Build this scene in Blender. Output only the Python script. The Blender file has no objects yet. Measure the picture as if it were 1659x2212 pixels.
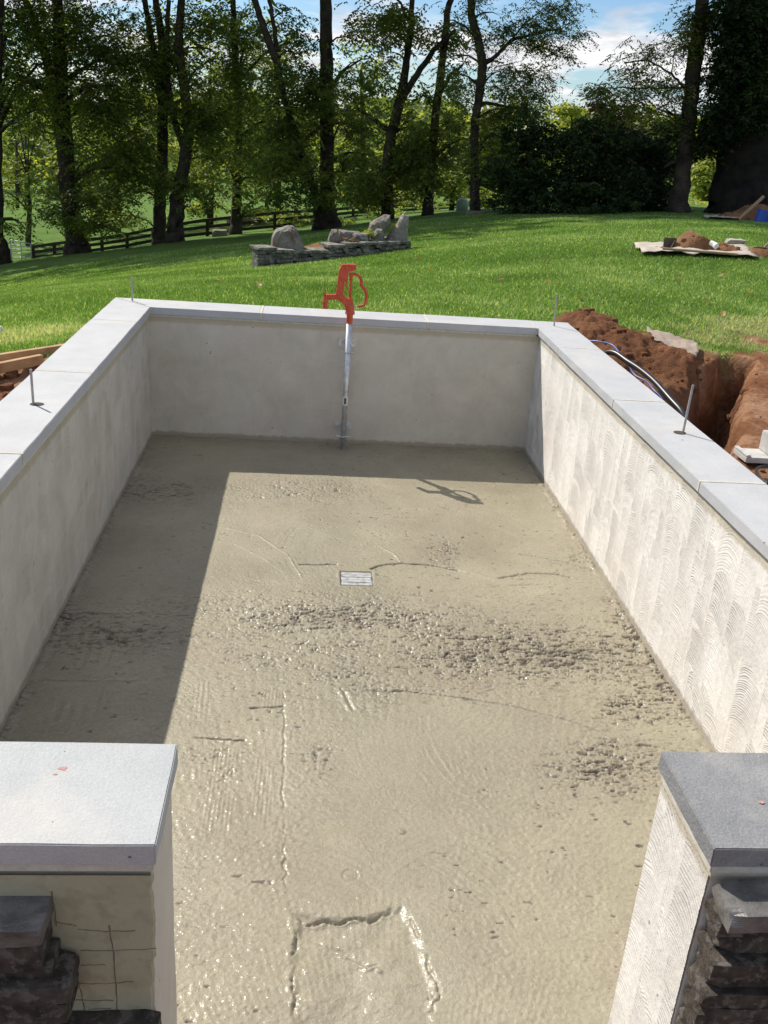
import bpy, bmesh, math, random
import numpy as np
from mathutils import Vector, Matrix
R = math.radians
random.seed(7); RNG = np.random.default_rng(11)
scn = bpy.context.scene
col = scn.collection

# ------------------------------------------------------------------ camera
F = 2035.587; PITCH = .39083; ROLL = .07352; YAW = .0961
CAM = np.array([1.0974, 0.0, 1.3]); CU, CV = 829.5, 1106.0
fw = np.array([math.sin(YAW)*math.cos(PITCH), math.cos(YAW)*math.cos(PITCH), -math.sin(PITCH)])
rt0 = np.array([math.cos(YAW), -math.sin(YAW), 0.]); up0 = np.cross(rt0, fw)
RT = rt0*math.cos(ROLL)+up0*math.sin(ROLL); UP = -rt0*math.sin(ROLL)+up0*math.cos(ROLL)
cd = bpy.data.cameras.new('camera'); cam = bpy.data.objects.new('camera', cd); col.objects.link(cam)
cam.matrix_world = Matrix([[RT[0], UP[0], -fw[0], CAM[0]], [RT[1], UP[1], -fw[1], CAM[1]], [RT[2], UP[2], -fw[2], CAM[2]], [0, 0, 0, 1]])
cd.sensor_fit = 'HORIZONTAL'; cd.sensor_width = 36; cd.lens = 36*F/1659; cd.clip_start = .05; cd.clip_end = 3000
scn.camera = cam

# ------------------------------------------------------------------ sky, sun, exposure
SUN = Vector((-.617, .696, .948)).normalized()
ELEV = math.asin(SUN.z); AZ = math.atan2(SUN.x, SUN.y)
w = bpy.data.worlds.new('World'); scn.world = w; w.use_nodes = True
nt = w.node_tree; nt.nodes.clear()
def nd(t, typ, **kw):
    n = t.nodes.new(typ)
    for k, v in kw.items():
        if k[0] == '_': setattr(n, k[1:], v)
        else: n.inputs[k.replace('__', ' ')].default_value = v
    return n
sky = nd(nt, 'ShaderNodeTexSky', _sky_type='NISHITA', _sun_disc=False, _sun_elevation=ELEV, _sun_rotation=AZ, _dust_density=.2, _ozone_density=3.0)
tc = nd(nt, 'ShaderNodeTexCoord'); sep = nd(nt, 'ShaderNodeSeparateXYZ'); nt.links.new(tc.outputs['Generated'], sep.inputs[0])
zc = nd(nt, 'ShaderNodeMath', _operation='MAXIMUM'); zc.inputs[1].default_value = .03; nt.links.new(sep.outputs[2], zc.inputs[0])
za = nd(nt, 'ShaderNodeMath', _operation='ADD'); za.inputs[1].default_value = .12; nt.links.new(zc.outputs[0], za.inputs[0])
dv = nd(nt, 'ShaderNodeVectorMath', _operation='DIVIDE'); cb = nd(nt, 'ShaderNodeCombineXYZ')
for i in range(3): nt.links.new(za.outputs[0], cb.inputs[i])
nt.links.new(tc.outputs['Generated'], dv.inputs[0]); nt.links.new(cb.outputs[0], dv.inputs[1])
off = nd(nt, 'ShaderNodeVectorMath', _operation='MULTIPLY_ADD'); off.inputs[1].default_value = (.9, .62, 0); off.inputs[2].default_value = (3.1, 1.7, 0)
nt.links.new(dv.outputs[0], off.inputs[0])
cn = nd(nt, 'ShaderNodeTexNoise', Scale=1.15, Detail=8, Roughness=.56, Distortion=.25); nt.links.new(off.outputs[0], cn.inputs['Vector'])
cr = nd(nt, 'ShaderNodeValToRGB'); cr.color_ramp.elements[0].position = .47; cr.color_ramp.elements[1].position = .57
nt.links.new(cn.outputs['Fac'], cr.inputs[0])
cn2 = nd(nt, 'ShaderNodeTexNoise', Scale=3.2, Detail=5, Roughness=.6); nt.links.new(off.outputs[0], cn2.inputs['Vector'])
cc = nd(nt, 'ShaderNodeValToRGB'); cc.color_ramp.elements[0].position = .35; cc.color_ramp.elements[0].color = (7.5, 7.7, 8.4, 1)
cc.color_ramp.elements[1].position = .65; cc.color_ramp.elements[1].color = (14, 13.8, 13.6, 1); nt.links.new(cn2.outputs['Fac'], cc.inputs[0])
mx = nd(nt, 'ShaderNodeMix', _data_type='RGBA'); nt.links.new(cr.outputs[0], mx.inputs['Factor'])
sm_ = nd(nt, 'ShaderNodeVectorMath', _operation='MULTIPLY'); sm_.inputs[1].default_value = (.98, 1.14, 1.32); nt.links.new(sky.outputs[0], sm_.inputs[0]); nt.links.new(sm_.outputs[0], mx.inputs['A']); nt.links.new(cc.outputs[0], mx.inputs['B'])
bg = nd(nt, 'ShaderNodeBackground', Strength=.075); ow = nd(nt, 'ShaderNodeOutputWorld')
nt.links.new(mx.outputs['Result'], bg.inputs[0]); nt.links.new(bg.outputs[0], ow.inputs[0])
sl = bpy.data.lights.new('sun', 'SUN'); sl.energy = 4.8; sl.angle = R(.5); sl.color = (1, .94, .84)
so = bpy.data.objects.new('sun', sl); col.objects.link(so); so.rotation_euler = SUN.to_track_quat('Z', 'Y').to_euler(); so.location = (-20, 30, 40)
scn.view_settings.view_transform = 'Standard'; scn.view_settings.look = 'None'; scn.view_settings.exposure = .25; scn.view_settings.gamma = 1
scn.cycles.max_bounces = 8; scn.cycles.transparent_max_bounces = 8

# ------------------------------------------------------------------ picture-to-world helpers (photo measured in a 1659 x 2212 frame)
def ray(u, v): return RT*((u-CU)/F)-UP*((v-CV)/F)+fw
def at_y(u, v, y): d = ray(u, v); return CAM+d*(y/d[1])
def at_z(u, v, z): d = ray(u, v); return CAM+d*((z-CAM[2])/d[2])
def proj(P):
    d = np.asarray(P)-CAM; z = d@fw
    return CU+(d@RT)/z*F, CV-(d@UP)/z*F
def lim(lo, hi, x): return np.clip((x-lo)/(hi-lo), 0, 1)
def smooth(lo, hi, x): t = lim(lo, hi, x); return t*t*(3-2*t)

# numpy noise
def _h(i, j, s):
    n = (i.astype(np.int64)*374761393+j.astype(np.int64)*668265263+s*1442695041) & 0x7fffffff
    n = ((n ^ (n >> 13))*1274126177) & 0x7fffffff
    n = n ^ (n >> 16)
    return (n & 0xffff)/65535.0
def vn(x, y, s=0):
    i = np.floor(x); j = np.floor(y); fx = x-i; fy = y-j
    fx = fx*fx*fx*(fx*(fx*6-15)+10); fy = fy*fy*fy*(fy*(fy*6-15)+10)
    a = _h(i, j, s); b = _h(i+1, j, s); c = _h(i, j+1, s); d = _h(i+1, j+1, s)
    return (a*(1-fx)+b*fx)*(1-fy)+(c*(1-fx)+d*fx)*fy
def fbm(x, y, s=0, o=4, g=.5):
    r = 0; a = 1; t = 0
    for k in range(o):
        ang = .6*k; r = r+a*vn(x*math.cos(ang)-y*math.sin(ang)+7.3*k, x*math.sin(ang)+y*math.cos(ang)-3.1*k, s+k*17); t += a; a *= g; x = x*2.03; y = y*2.03
    return r/t
def seg_dist(X, Y, pts):
    """distance to a polyline, and the signed side of the nearest piece"""
    best = np.full(X.shape, 1e9); side = np.zeros(X.shape); tt = np.zeros(X.shape); n = len(pts)-1
    for k in range(n):
        (ax, ay), (bx, by) = pts[k][:2], pts[k+1][:2]
        dx, dy = bx-ax, by-ay; L = dx*dx+dy*dy+1e-12
        t = np.clip(((X-ax)*dx+(Y-ay)*dy)/L, 0, 1)
        d = np.hypot(X-ax-t*dx, Y-ay-t*dy); m = d < best
        best = np.where(m, d, best); side = np.where(m, np.sign((X-ax)*dy-(Y-ay)*dx), side); tt = np.where(m, (k+t)/n, tt)
    return best, side, tt
def inside_poly(X, Y, P):
    r = np.zeros(X.shape, bool); n = len(P)
    for i in range(n):
        x1, y1 = P[i][:2]; x2, y2 = P[(i+1) % n][:2]
        c = ((y1 > Y) != (y2 > Y)) & (X < (x2-x1)*(Y-y1)/(y2-y1+1e-12)+x1)
        r ^= c
    return r

# ------------------------------------------------------------------ object helpers
def tag(o, label=None, cat=None, group=None, kind=None):
    if label: o['label'] = label
    if cat: o['category'] = cat
    if group: o['group'] = group
    if kind: o['kind'] = kind
    return o
def mesh_obj(name, V, Fc, mat=None, parent=None, smoothed=False):
    me = bpy.data.meshes.new(name)
    V = np.asarray(V, float)
    if isinstance(Fc, np.ndarray):
        n, k = Fc.shape
        me.vertices.add(len(V)); me.vertices.foreach_set('co', V.ravel())
        me.loops.add(n*k); me.loops.foreach_set('vertex_index', Fc.ravel().astype(np.int32))
        me.polygons.add(n); me.polygons.foreach_set('loop_start', np.arange(0, n*k, k, dtype=np.int32))
        me.update(calc_edges=True)
    else:
        me.from_pydata([tuple(v) for v in V], [], Fc)
    if smoothed: me.polygons.foreach_set('use_smooth', np.ones(len(me.polygons), bool))
    if mat: me.materials.append(mat)
    o = bpy.data.objects.new(name, me); col.objects.link(o)
    if parent: o.parent = parent
    return o
def set_attr(o, name, vals):
    a = o.data.attributes.new(name, 'FLOAT', 'POINT'); a.data.foreach_set('value', np.asarray(vals, np.float32))
def empty(name, loc=(0, 0, 0), label=None, cat=None, group=None):
    o = bpy.data.objects.new(name, None); col.objects.link(o); o.location = loc; o.empty_display_size = .1
    return tag(o, label, cat, group)
def grid_faces(nx, ny):
    i = np.arange(nx*ny).reshape(ny, nx)
    return np.stack([i[:-1, :-1], i[:-1, 1:], i[1:, 1:], i[1:, :-1]], -1).reshape(-1, 4)
class MB:
    """collects shapes in world space and links them as one mesh"""
    def __init__(s): s.V = []; s.F = []; s.n = 0
    def add(s, V, Fc):
        V = np.asarray(V, float); s.V.append(V); s.F += [tuple(int(i)+s.n for i in f) for f in Fc]; s.n += len(V); return s
    def box(s, a, b, bev=0):
        x0, y0, z0 = a; x1, y1, z1 = b
        bm = bmesh.new(); bmesh.ops.create_cube(bm, size=1)
        for v in bm.verts: v.co = Vector(((v.co.x+.5)*(x1-x0)+x0, (v.co.y+.5)*(y1-y0)+y0, (v.co.z+.5)*(z1-z0)+z0))
        if bev: bmesh.ops.bevel(bm, geom=bm.edges[:], offset=bev, segments=2, affect='EDGES')
        return s.bm(bm)
    def bm(s, bm):
        bm.verts.index_update(); V = [v.co[:] for v in bm.verts]; Fc = [[v.index for v in f.verts] for f in bm.faces]; bm.free(); return s.add(V, Fc)
    def tube(s, pts, rad, n=10, cap=True, flat=None):
        pts = [Vector(p) for p in pts]; rad = rad if hasattr(rad, '__len__') else [rad]*len(pts)
        V = []; ref = None
        for i, p in enumerate(pts):
            t = (pts[min(i+1, len(pts)-1)]-pts[max(i-1, 0)]).normalized()
            if ref is None: ref = t.orthogonal().normalized()
            ref = (ref-t*ref.dot(t)).normalized(); b = t.cross(ref)
            for k in range(n):
                a = 2*math.pi*k/n; V.append(p+(ref*math.cos(a)+b*math.sin(a))*rad[i])
        Fc = [(i*n+k, i*n+(k+1) % n, (i+1)*n+(k+1) % n, (i+1)*n+k) for i in range(len(pts)-1) for k in range(n)]
        if cap: Fc += [tuple(range(n))[::-1], tuple((len(pts)-1)*n+k for k in range(n))]
        return s.add([v[:] for v in V], Fc)
    def prism(s, poly, y0, y1):
        """x,z outline extruded in y"""
        n = len(poly); V = [(p[0], y0, p[1]) for p in poly]+[(p[0], y1, p[1]) for p in poly]
        bm = bmesh.new(); vs = [bm.verts.new(v) for v in V]
        bm.faces.new(vs[:n]); bm.faces.new(vs[n:][::-1])
        for i in range(n): bm.faces.new((vs[i], vs[n+i], vs[n+(i+1) % n], vs[(i+1) % n]))
        bmesh.ops.recalc_face_normals(bm, faces=bm.faces[:])
        bmesh.ops.bevel(bm, geom=bm.edges[:], offset=min(.0018, abs(y1-y0)*.2), segments=1, affect='EDGES', clamp_overlap=True)
        return s.bm(bm)
    def build(s, name, mat=None, parent=None, smoothed=False):
        V = np.concatenate(s.V)
        if parent: V = V-np.array(parent.matrix_basis.translation)
        return mesh_obj(name, V, s.F, mat, parent, smoothed)

# ------------------------------------------------------------------ materials
def mat(name, base=(.5, .5, .5), rough=.8, spec=.5, metal=0):
    m = bpy.data.materials.new(name); m.use_nodes = True; t = m.node_tree
    b = t.nodes['Principled BSDF']; b.inputs['Base Color'].default_value = (*base, 1); b.inputs['Roughness'].default_value = rough
    b.inputs['Specular IOR Level'].default_value = spec; b.inputs['Metallic'].default_value = metal
    return m, t, b
def ramp(t, src, stops):
    r = nd(t, 'ShaderNodeValToRGB'); e = r.color_ramp.elements
    while len(e) < len(stops): e.new(.5)
    for k, (p, c) in enumerate(stops): e[k].position = p; e[k].color = (*c, 1) if len(c) == 3 else c
    t.links.new(src, r.inputs[0]); return r.outputs[0]
def noise(t, vec, scale, detail=4, rough=.55, dist=0):
    n = nd(t, 'ShaderNodeTexNoise', Scale=scale, Detail=detail, Roughness=rough, Distortion=dist); t.links.new(vec, n.inputs['Vector']); return n.outputs['Fac']
def math_n(t, op, a, b=None):
    n = nd(t, 'ShaderNodeMath', _operation=op)
    for i, x in enumerate((a, b)):
        if x is None: continue
        if isinstance(x, (int, float)): n.inputs[i].default_value = x
        else: t.links.new(x, n.inputs[i])
    return n.outputs[0]
def mixc(t, fac, a, b, mode='MIX'):
    n = nd(t, 'ShaderNodeMix', _data_type='RGBA', _blend_type=mode)
    for k, x in (('Factor', fac), ('A', a), ('B', b)):
        if isinstance(x, (int, float)): n.inputs[k].default_value = x
        elif isinstance(x, tuple): n.inputs[k].default_value = (*x, 1)
        else: t.links.new(x, n.inputs[k])
    return n.outputs['Result']
def bump(t, b, h, strength=.5, dist=.01):
    n = nd(t, 'ShaderNodeBump', Strength=strength, Distance=dist); t.links.new(h, n.inputs['Height']); t.links.new(n.outputs[0], b.inputs['Normal']); return n
def geo(t): return nd(t, 'ShaderNodeNewGeometry').outputs['Position']
def objc(t): return nd(t, 'ShaderNodeTexCoord').outputs['Object']
def noisy(name, c1, c2, scale=8, rough=.85, bs=.4, bd=.01, bscale=None, spec=.3, c3=None, s3=60):
    m, t, b = mat(name, c1, rough, spec); p = geo(t); n = noise(t, p, scale, 6, .6)
    c = ramp(t, n, [(.35, c1), (.65, c2)])
    if c3: c = mixc(t, ramp(t, noise(t, p, s3, 3, .6), [(.5, (0, 0, 0)), (.62, (1, 1, 1))]), c, c3)
    t.links.new(c, b.inputs['Base Color']); bump(t, b, noise(t, p, bscale or scale*4, 6, .65), bs, bd); return m

def stucco(name, axis, arcs=1.0, tone=(.50, .465, .385), lightc=(.64, .605, .525)):
    """skim coat with stacked fan-shaped trowel arcs; axis = the horizontal axis running along the wall"""
    m, t, b = mat(name, tone, .85, .25); p = geo(t)
    sp = nd(t, 'ShaderNodeSeparateXYZ'); t.links.new(p, sp.inputs[0])
    along = sp.outputs[axis]; z = sp.outputs[2]
    warp = noise(t, p, 1.6, 2, .5); a2 = math_n(t, 'ADD', along, math_n(t, 'MULTIPLY', warp, .05))
    def fan(width, shift, k, seed):
        u = math_n(t, 'ADD', math_n(t, 'DIVIDE', a2, width), shift)
        cell = math_n(t, 'FLOOR', u); loc = math_n(t, 'SUBTRACT', math_n(t, 'MULTIPLY', math_n(t, 'FRACT', u), 2), 1)
        sq = math_n(t, 'SUBTRACT', 1.02, math_n(t, 'MULTIPLY', loc, loc))
        h = math_n(t, 'MULTIPLY', math_n(t, 'SQRT', sq), width*.62)
        # each fan sweep restarts every 12-20 cm of height
        rnd = math_n(t, 'FRACT', math_n(t, 'MULTIPLY', math_n(t, 'SINE', math_n(t, 'MULTIPLY', cell, 12.9+seed)), 43.7))
        zz = math_n(t, 'ADD', math_n(t, 'SUBTRACT', z, h), rnd)
        wob = math_n(t, 'MULTIPLY', noise(t, p, 7, 2, .5), .035)
        ph = math_n(t, 'ADD', zz, wob)
        s = math_n(t, 'SINE', math_n(t, 'MULTIPLY', ph, k))
        fade = ramp(t, noise(t, p, 5.5+seed, 2, .5), [(.36, (0, 0, 0)), (.56, (1, 1, 1))])
        edge = ramp(t, math_n(t, 'ABSOLUTE', loc), [(.6, (1, 1, 1)), (.97, (0, 0, 0))])
        return math_n(t, 'MULTIPLY', s, math_n(t, 'MULTIPLY', fade, edge)), loc, ph
    s1, l1, p1 = fan(.19, 0.0, 560, 0.0)
    s2, l2, p2 = fan(.155, .43, 690, 1.7)
    arcsum = math_n(t, 'ADD', s1, math_n(t, 'MULTIPLY', s2, .55))
    grain = noise(t, p, 260, 3, .7); big = noise(t, p, 4.2, 7, .72, .5); mid = noise(t, p, 22, 5, .65)
    colr = ramp(t, big, [(.3, tone), (.7, lightc)])
    dark = ramp(t, arcsum, [(0.0, (.0, .0, .0)), (.7, (1, 1, 1))])
    colr = mixc(t, math_n(t, 'MULTIPLY', dark, .22*arcs), colr, tuple(x*.5 for x in tone))
    pits = ramp(t, noise(t, p, 90, 2, .5), [(.7, (0, 0, 0)), (.76, (1, 1, 1))])
    colr = mixc(t, math_n(t, 'MULTIPLY', pits, .35), colr, (.3, .27, .23))
    pink = ramp(t, noise(t, p, 1.7, 3, .5), [(.5, (0, 0, 0)), (.7, (1, 1, 1))])
    colr = mixc(t, math_n(t, 'MULTIPLY', pink, .38), colr, (.66, .58, .52))
    spk = ramp(t, noise(t, p, 42, 1, .5), [(.77, (0, 0, 0)), (.79, (1, 1, 1))])
    colr = mixc(t, math_n(t, 'MULTIPLY', spk, .7), colr, (.22, .17, .13))
    # splashes and damp of the pour just above the floor line
    low = math_n(t, 'ADD', z, math_n(t, 'MULTIPLY', mid, .05))
    wet = ramp(t, math_n(t, 'ADD', low, 1.0), [(.105, (1, 1, 1)), (.122, (0, 0, 0))])
    colr = mixc(t, math_n(t, 'MULTIPLY', wet, .75), colr, (.30, .25, .18))
    # mortar smear under the coping
    top = ramp(t, math_n(t, 'ADD', math_n(t, 'ADD', z, .2), math_n(t, 'MULTIPLY', mid, .03)), [(.105, (0, 0, 0)), (.12, (1, 1, 1))])
    colr = mixc(t, math_n(t, 'MULTIPLY', top, .65), colr, (.42, .36, .24))
    gr = nd(t, 'ShaderNodeAttribute', _attribute_name='groove').outputs['Fac']; colr = mixc(t, math_n(t, 'MULTIPLY', gr, .95), colr, tuple(x*.36 for x in tone))
    t.links.new(colr, b.inputs['Base Color'])
    h = math_n(t, 'ADD', math_n(t, 'MULTIPLY', arcsum, -.32*arcs), math_n(t, 'MULTIPLY', grain, .55))
    h = math_n(t, 'ADD', h, math_n(t, 'MULTIPLY', mid, .9)); h = math_n(t, 'SUBTRACT', h, math_n(t, 'MULTIPLY', pits, .5))
    # rounded ridge between neighbouring sweeps
    h = math_n(t, 'ADD', h, math_n(t, 'MULTIPLY', math_n(t, 'POWER', math_n(t, 'ABSOLUTE', l1), 3.0), .5*(1 if arcs else 0)))
    bump(t, b, h, .75, .0035)
    return m
M = {}
M['stucco_y'] = stucco('stucco_side_sunlit', 1, 0, (.70, .665, .61), (.87, .845, .80))  # sunlit side: light put into a paler tone of the same coat
M['stucco_yl'] = stucco('stucco_side_shaded', 1, 0)  # same coat toned darker, rear wall too: shade put into the colour
M['stucco_x'] = stucco('stucco_rear', 0, .22)
def bluestone(name, c1, c2, bs=.35, bd=.003, flecks=True):
    m, t, b = mat(name, c1, .7, .4); p = geo(t)
    n = noise(t, p, 5, 7, .68); c = ramp(t, n, [(.3, c1), (.7, c2)])
    f = noise(t, p, 160, 3, .7); c = mixc(t, .22, c, ramp(t, f, [(.4, tuple(x*.75 for x in c1)), (.65, tuple(min(1, x*1.2) for x in c2))]))
    sm = ramp(t, noise(t, p, 2.2, 5, .6, .6), [(.55, (0, 0, 0)), (.72, (1, 1, 1))])
    c = mixc(t, math_n(t, 'MULTIPLY', sm, .45), c, (.60, .555, .50))
    if flecks:
        r = ramp(t, noise(t, p, 9, 2, .5), [(.735, (0, 0, 0)), (.76, (1, 1, 1))]); c = mixc(t, math_n(t, 'MULTIPLY', r, .35), c, (.6, .3, .24))
        d = ramp(t, noise(t, p, 37, 1, .5), [(.78, (0, 0, 0)), (.79, (1, 1, 1))]); c = mixc(t, math_n(t, 'MULTIPLY', d, .8), c, (.1, .09, .08))
    t.links.new(c, b.inputs['Base Color'])
    h = math_n(t, 'ADD', noise(t, p, 130, 4, .7), math_n(t, 'MULTIPLY', noise(t, p, 14, 4, .6), 1.5)); bump(t, b, h, bs, bd); return m
M['coping'] = bluestone('bluestone_pale', (.40, .41, .425), (.50, .505, .515))
M['coping_front'] = bluestone('bluestone_white', (.38, .395, .40), (.455, .465, .465), .4, .004)
M['coping_dark'] = bluestone('bluestone_dark', (.17, .175, .185), (.29, .29, .295), .6, .005)
M['mortar'] = noisy('mortar', (.48, .455, .39), (.60, .575, .50), 30, .9, .5, .003)
M['scratch'] = noisy('scratch_coat', (.36, .335, .23), (.44, .41, .29), 4, .9, .5, .004, 70, c3=(.33, .30, .20), s3=18)
M['steel'] = noisy('rod_steel', (.28, .25, .24), (.42, .39, .38), 60, .45, .2, .001)
m, t, b = mat('galvanised', (.62, .64, .66), .45, .5, .75); p = objc(t)
t.links.new(ramp(t, noise(t, p, 30, 4, .6), [(.35, (.48, .50, .52)), (.65, (.74, .75, .76))]), b.inputs['Base Color']); t.links.new(ramp(t, noise(t, p, 14, 3, .6), [(.3, (.40, .40, .40)), (.7, (.6, .6, .6))]), b.inputs['Roughness']); M['galv'] = m
m, t, b = mat('red_enamel', (.62, .09, .03), .42, .5); p = geo(t)
t.links.new(ramp(t, noise(t, p, 40, 4, .6), [(.35, (.46, .055, .02)), (.65, (.62, .10, .038))]), b.inputs['Base Color']); bump(t, b, noise(t, p, 300, 3, .6), .25, .001); M['red'] = m
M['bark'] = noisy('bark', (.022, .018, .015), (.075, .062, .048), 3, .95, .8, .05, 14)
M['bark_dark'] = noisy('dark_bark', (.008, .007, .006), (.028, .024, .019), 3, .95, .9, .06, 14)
M['rail'] = noisy('dark_rail', (.025, .018, .014), (.06, .042, .03), 5, .8, .3, .01)
M['galv_gate'] = noisy('gate_metal', (.42, .44, .45), (.58, .60, .62), 8, .4, .1, .002, spec=.6)
M['schist'] = noisy('field_stone', (.075, .075, .065), (.21, .20, .175), 5, .9, .7, .02, 25, c3=(.28, .27, .235), s3=9)
M['boulder'] = noisy('boulder_stone', (.12, .115, .10), (.33, .31, .275), 3, .92, .8, .04, 12, c3=(.20, .15, .12), s3=6)
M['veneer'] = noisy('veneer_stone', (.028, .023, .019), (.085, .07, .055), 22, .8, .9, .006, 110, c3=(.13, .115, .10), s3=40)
M['veneer_lit'] = noisy('veneer_stone_skylit', (.075, .073, .07), (.18, .17, .16), 16, .35, .6, .006, 60, spec=.7)  # paler copy of veneer: lit, sky-reflecting tops put into the colour
M['wood'] = noisy('pine_board', (.34, .20, .10), (.50, .33, .19), 6, .8, .3, .004)
M['wood_dark'] = noisy('worn_handle', (.30, .20, .12), (.42, .30, .20), 9, .7, .2, .003)
M['kraft'] = noisy('brown_paper', (.24, .19, .155), (.36, .29, .24), 4, .85, .5, .01, 20)
M['canvas'] = noisy('canvas', (.36, .31, .26), (.50, .45, .39), 5, .9, .5, .01, 20)
M['black_hose'] = mat('black_polyethylene', (.02, .022, .026), .38, .5)[0]
M['blue_tube'] = mat('blue_tubing', (.10, .17, .46), .4, .5)[0]
M['blue'] = mat('blue_plastic', (.02, .08, .42), .4, .5)[0]
M['white'] = noisy('white_plastic', (.72, .72, .70), (.80, .80, .78), 10, .5, .1, .002)
M['dark_metal'] = noisy('dark_metal', (.05, .035, .025), (.09, .065, .05), 10, .6, .2, .004)
M['cmu'] = noisy('concrete_block', (.42, .41, .39), (.58, .57, .55), 12, .95, .8, .006, 120)
M['green_plastic'] = mat('pale_green_plastic', (.32, .45, .35), .55, .4)[0]
M['tarp_blue'] = mat('pale_blue_cover', (.25, .36, .45), .6, .4)[0]
def soil(name, a, b_, c_):
    m, t, b = mat(name, a, .95, .15); p = geo(t)
    c = ramp(t, noise(t, p, 2.2, 8, .72), [(.3, a), (.52, b_), (.72, c_)]); t.links.new(c, b.inputs['Base Color'])
    h = math_n(t, 'ADD', noise(t, p, 22, 8, .72), math_n(t, 'MULTIPLY', noise(t, p, 80, 4, .7), .5)); bump(t, b, h, .9, .05); return m
M['soil'] = soil('red_soil', (.125, .054, .027), (.235, .105, .052), (.36, .195, .11))
M['soil_far'] = soil('brown_soil', (.16, .075, .035), (.27, .14, .07), (.40, .24, .14))
m, t, b = mat('duct_tape', (.5, .51, .52), .35, .5, .3); p = geo(t); bump(t, b, noise(t, p, 70, 4, .6), .35, .003)
t.links.new(ramp(t, noise(t, p, 35, 5, .7), [(.42, (.60, .61, .63)), (.66, (.34, .33, .29))]), b.inputs['Base Color']); M['tape'] = m

# leaves: diffuse plus light passing through, tinted per leaf
def leaf_mat(name, dark, mid, lightc, trans=.45):
    m, t, b = mat(name, mid, .5, .35)
    at = nd(t, 'ShaderNodeAttribute', _attribute_name='tint').outputs['Fac']
    c = ramp(t, at, [(0, dark), (.55, mid), (1, lightc)])
    t.links.new(c, b.inputs['Base Color'])
    tr = nd(t, 'ShaderNodeBsdfTranslucent'); t.links.new(mixc(t, 1.0, c, (1.7, 1.6, .7), 'MULTIPLY'), tr.inputs[0])
    ms = nd(t, 'ShaderNodeMixShader'); ms.inputs[0].default_value = trans; t.links.new(b.outputs[0], ms.inputs[1]); t.links.new(tr.outputs[0], ms.inputs[2])
    t.links.new(ms.outputs[0], t.nodes['Material Output'].inputs[0]); return m
M['leaf'] = leaf_mat('walnut_leaf', (.055, .09, .030), (.125, .18, .048), (.34, .37, .09), .58)
M['leaf_yellow'] = leaf_mat('yellowing_leaf', (.12, .17, .04), (.25, .31, .065), (.46, .46, .12), .5)
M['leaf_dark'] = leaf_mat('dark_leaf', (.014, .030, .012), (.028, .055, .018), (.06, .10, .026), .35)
M['leaf_brown'] = leaf_mat('brown_leaf', (.07, .045, .025), (.13, .085, .045), (.2, .14, .07), .3)
M['grass'] = leaf_mat('grass_blade', (.085, .165, .035), (.165, .30, .068), (.52, .58, .35), .4)
M['fallen'] = leaf_mat('fallen_leaf', (.20, .10, .04), (.34, .19, .08), (.5, .38, .18), .2)

# ------------------------------------------------------------------ terrain
ctrl = []
for u, v, y in [(0, 700, 8.8), (0, 640, 17), (0, 605, 33), (5, 570, 46), (60, 480, 68), (60, 430, 95), (21, 569, 58), (170, 548, 52), (221, 544, 57), (343, 527, 50),
                (331, 526, 56), (509, 505, 54), (448, 512, 53), (593, 494, 58), (707, 495, 48), (762, 472, 60), (836, 475, 44), (924, 465, 44), (1027, 460, 36), (997, 455, 46),
                (400, 420, 100), (500, 440, 85), (1000, 425, 105), (1500, 440, 60), (1500, 402, 150), (1590, 462, 32), (1465, 458, 32), (1250, 461, 32), (1200, 500, 20.5),
                (1500, 550, 14.5), (1650, 620, 11.8), (1300, 650, 10), (600, 620, 11), (830, 560, 17.5), (560, 578, 18), (1000, 600, 13), (250, 600, 20), (1659, 500, 20), (1659, 462, 34)]:
    ctrl.append(at_y(u, v, y))
for x, y, z in [(-1, 3, -.47), (-1, 7.6, -.5), (1.3, 7.6, -.43), (3.5, 8.3, -.43), (4.5, 5, -.5), (5, 7, -.46), (-3, 5, -.62), (-3.5, 1, -.8), (7, 3, -.6), (1, -6, -1.2), (-12, 0, -2), (14, 0, -.9), (0, -40, -3),
                (-40, 20, -7), (40, 20, -2), (45, 60, -3), (-60, 60, -12), (-70, 130, -9), (60, 150, -4), (0, 170, -5), (-200, 200, -6), (200, 200, -4), (0, 350, -4), (300, 0, -5), (-300, 0, -8), (0, -300, -6), (500, 500, -6), (-500, 500, -6), (-500, -500, -6), (500, -500, -6)]:
    ctrl.append(np.array([x, y, z], float))
ctrl = np.array(ctrl)
def wq(x, y):
    r = np.hypot(x-1.1, y)+1e-6; s = np.arcsinh(r/8)/r; return (x-1.1)*s, y*s
cqx, cqy = wq(ctrl[:, 0], ctrl[:, 1])
def tps(r2): return .5*r2*np.log(r2+1e-9)
n_ = len(ctrl); A_ = np.zeros((n_+3, n_+3))
A_[:n_, :n_] = tps((cqx[:, None]-cqx)**2+(cqy[:, None]-cqy)**2)+np.eye(n_)*.002
A_[:n_, n_:] = np.stack([np.ones(n_), cqx, cqy], 1); A_[n_:, :n_] = A_[:n_, n_:].T
W_ = np.linalg.solve(A_, np.concatenate([ctrl[:, 2], np.zeros(3)]))
def terrain(x, y):
    x = np.asarray(x, float); y = np.asarray(y, float); qx, qy = wq(x, y); z = W_[n_]+W_[n_+1]*qx+W_[n_+2]*qy
    for i in range(n_): z = z+W_[i]*tps((qx-cqx[i])**2+(qy-cqy[i])**2)
    return np.clip(z, -16, 2)
HOLE = [at_z(u, v, -.46)[:2] for u, v in [(1476, 868), (1508, 806), (1560, 778), (1628, 790), (1612, 850), (1600, 905), (1596, 985)]]+[np.array([3.12, 5.1]), np.array([3.12, 6.2])]
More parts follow.
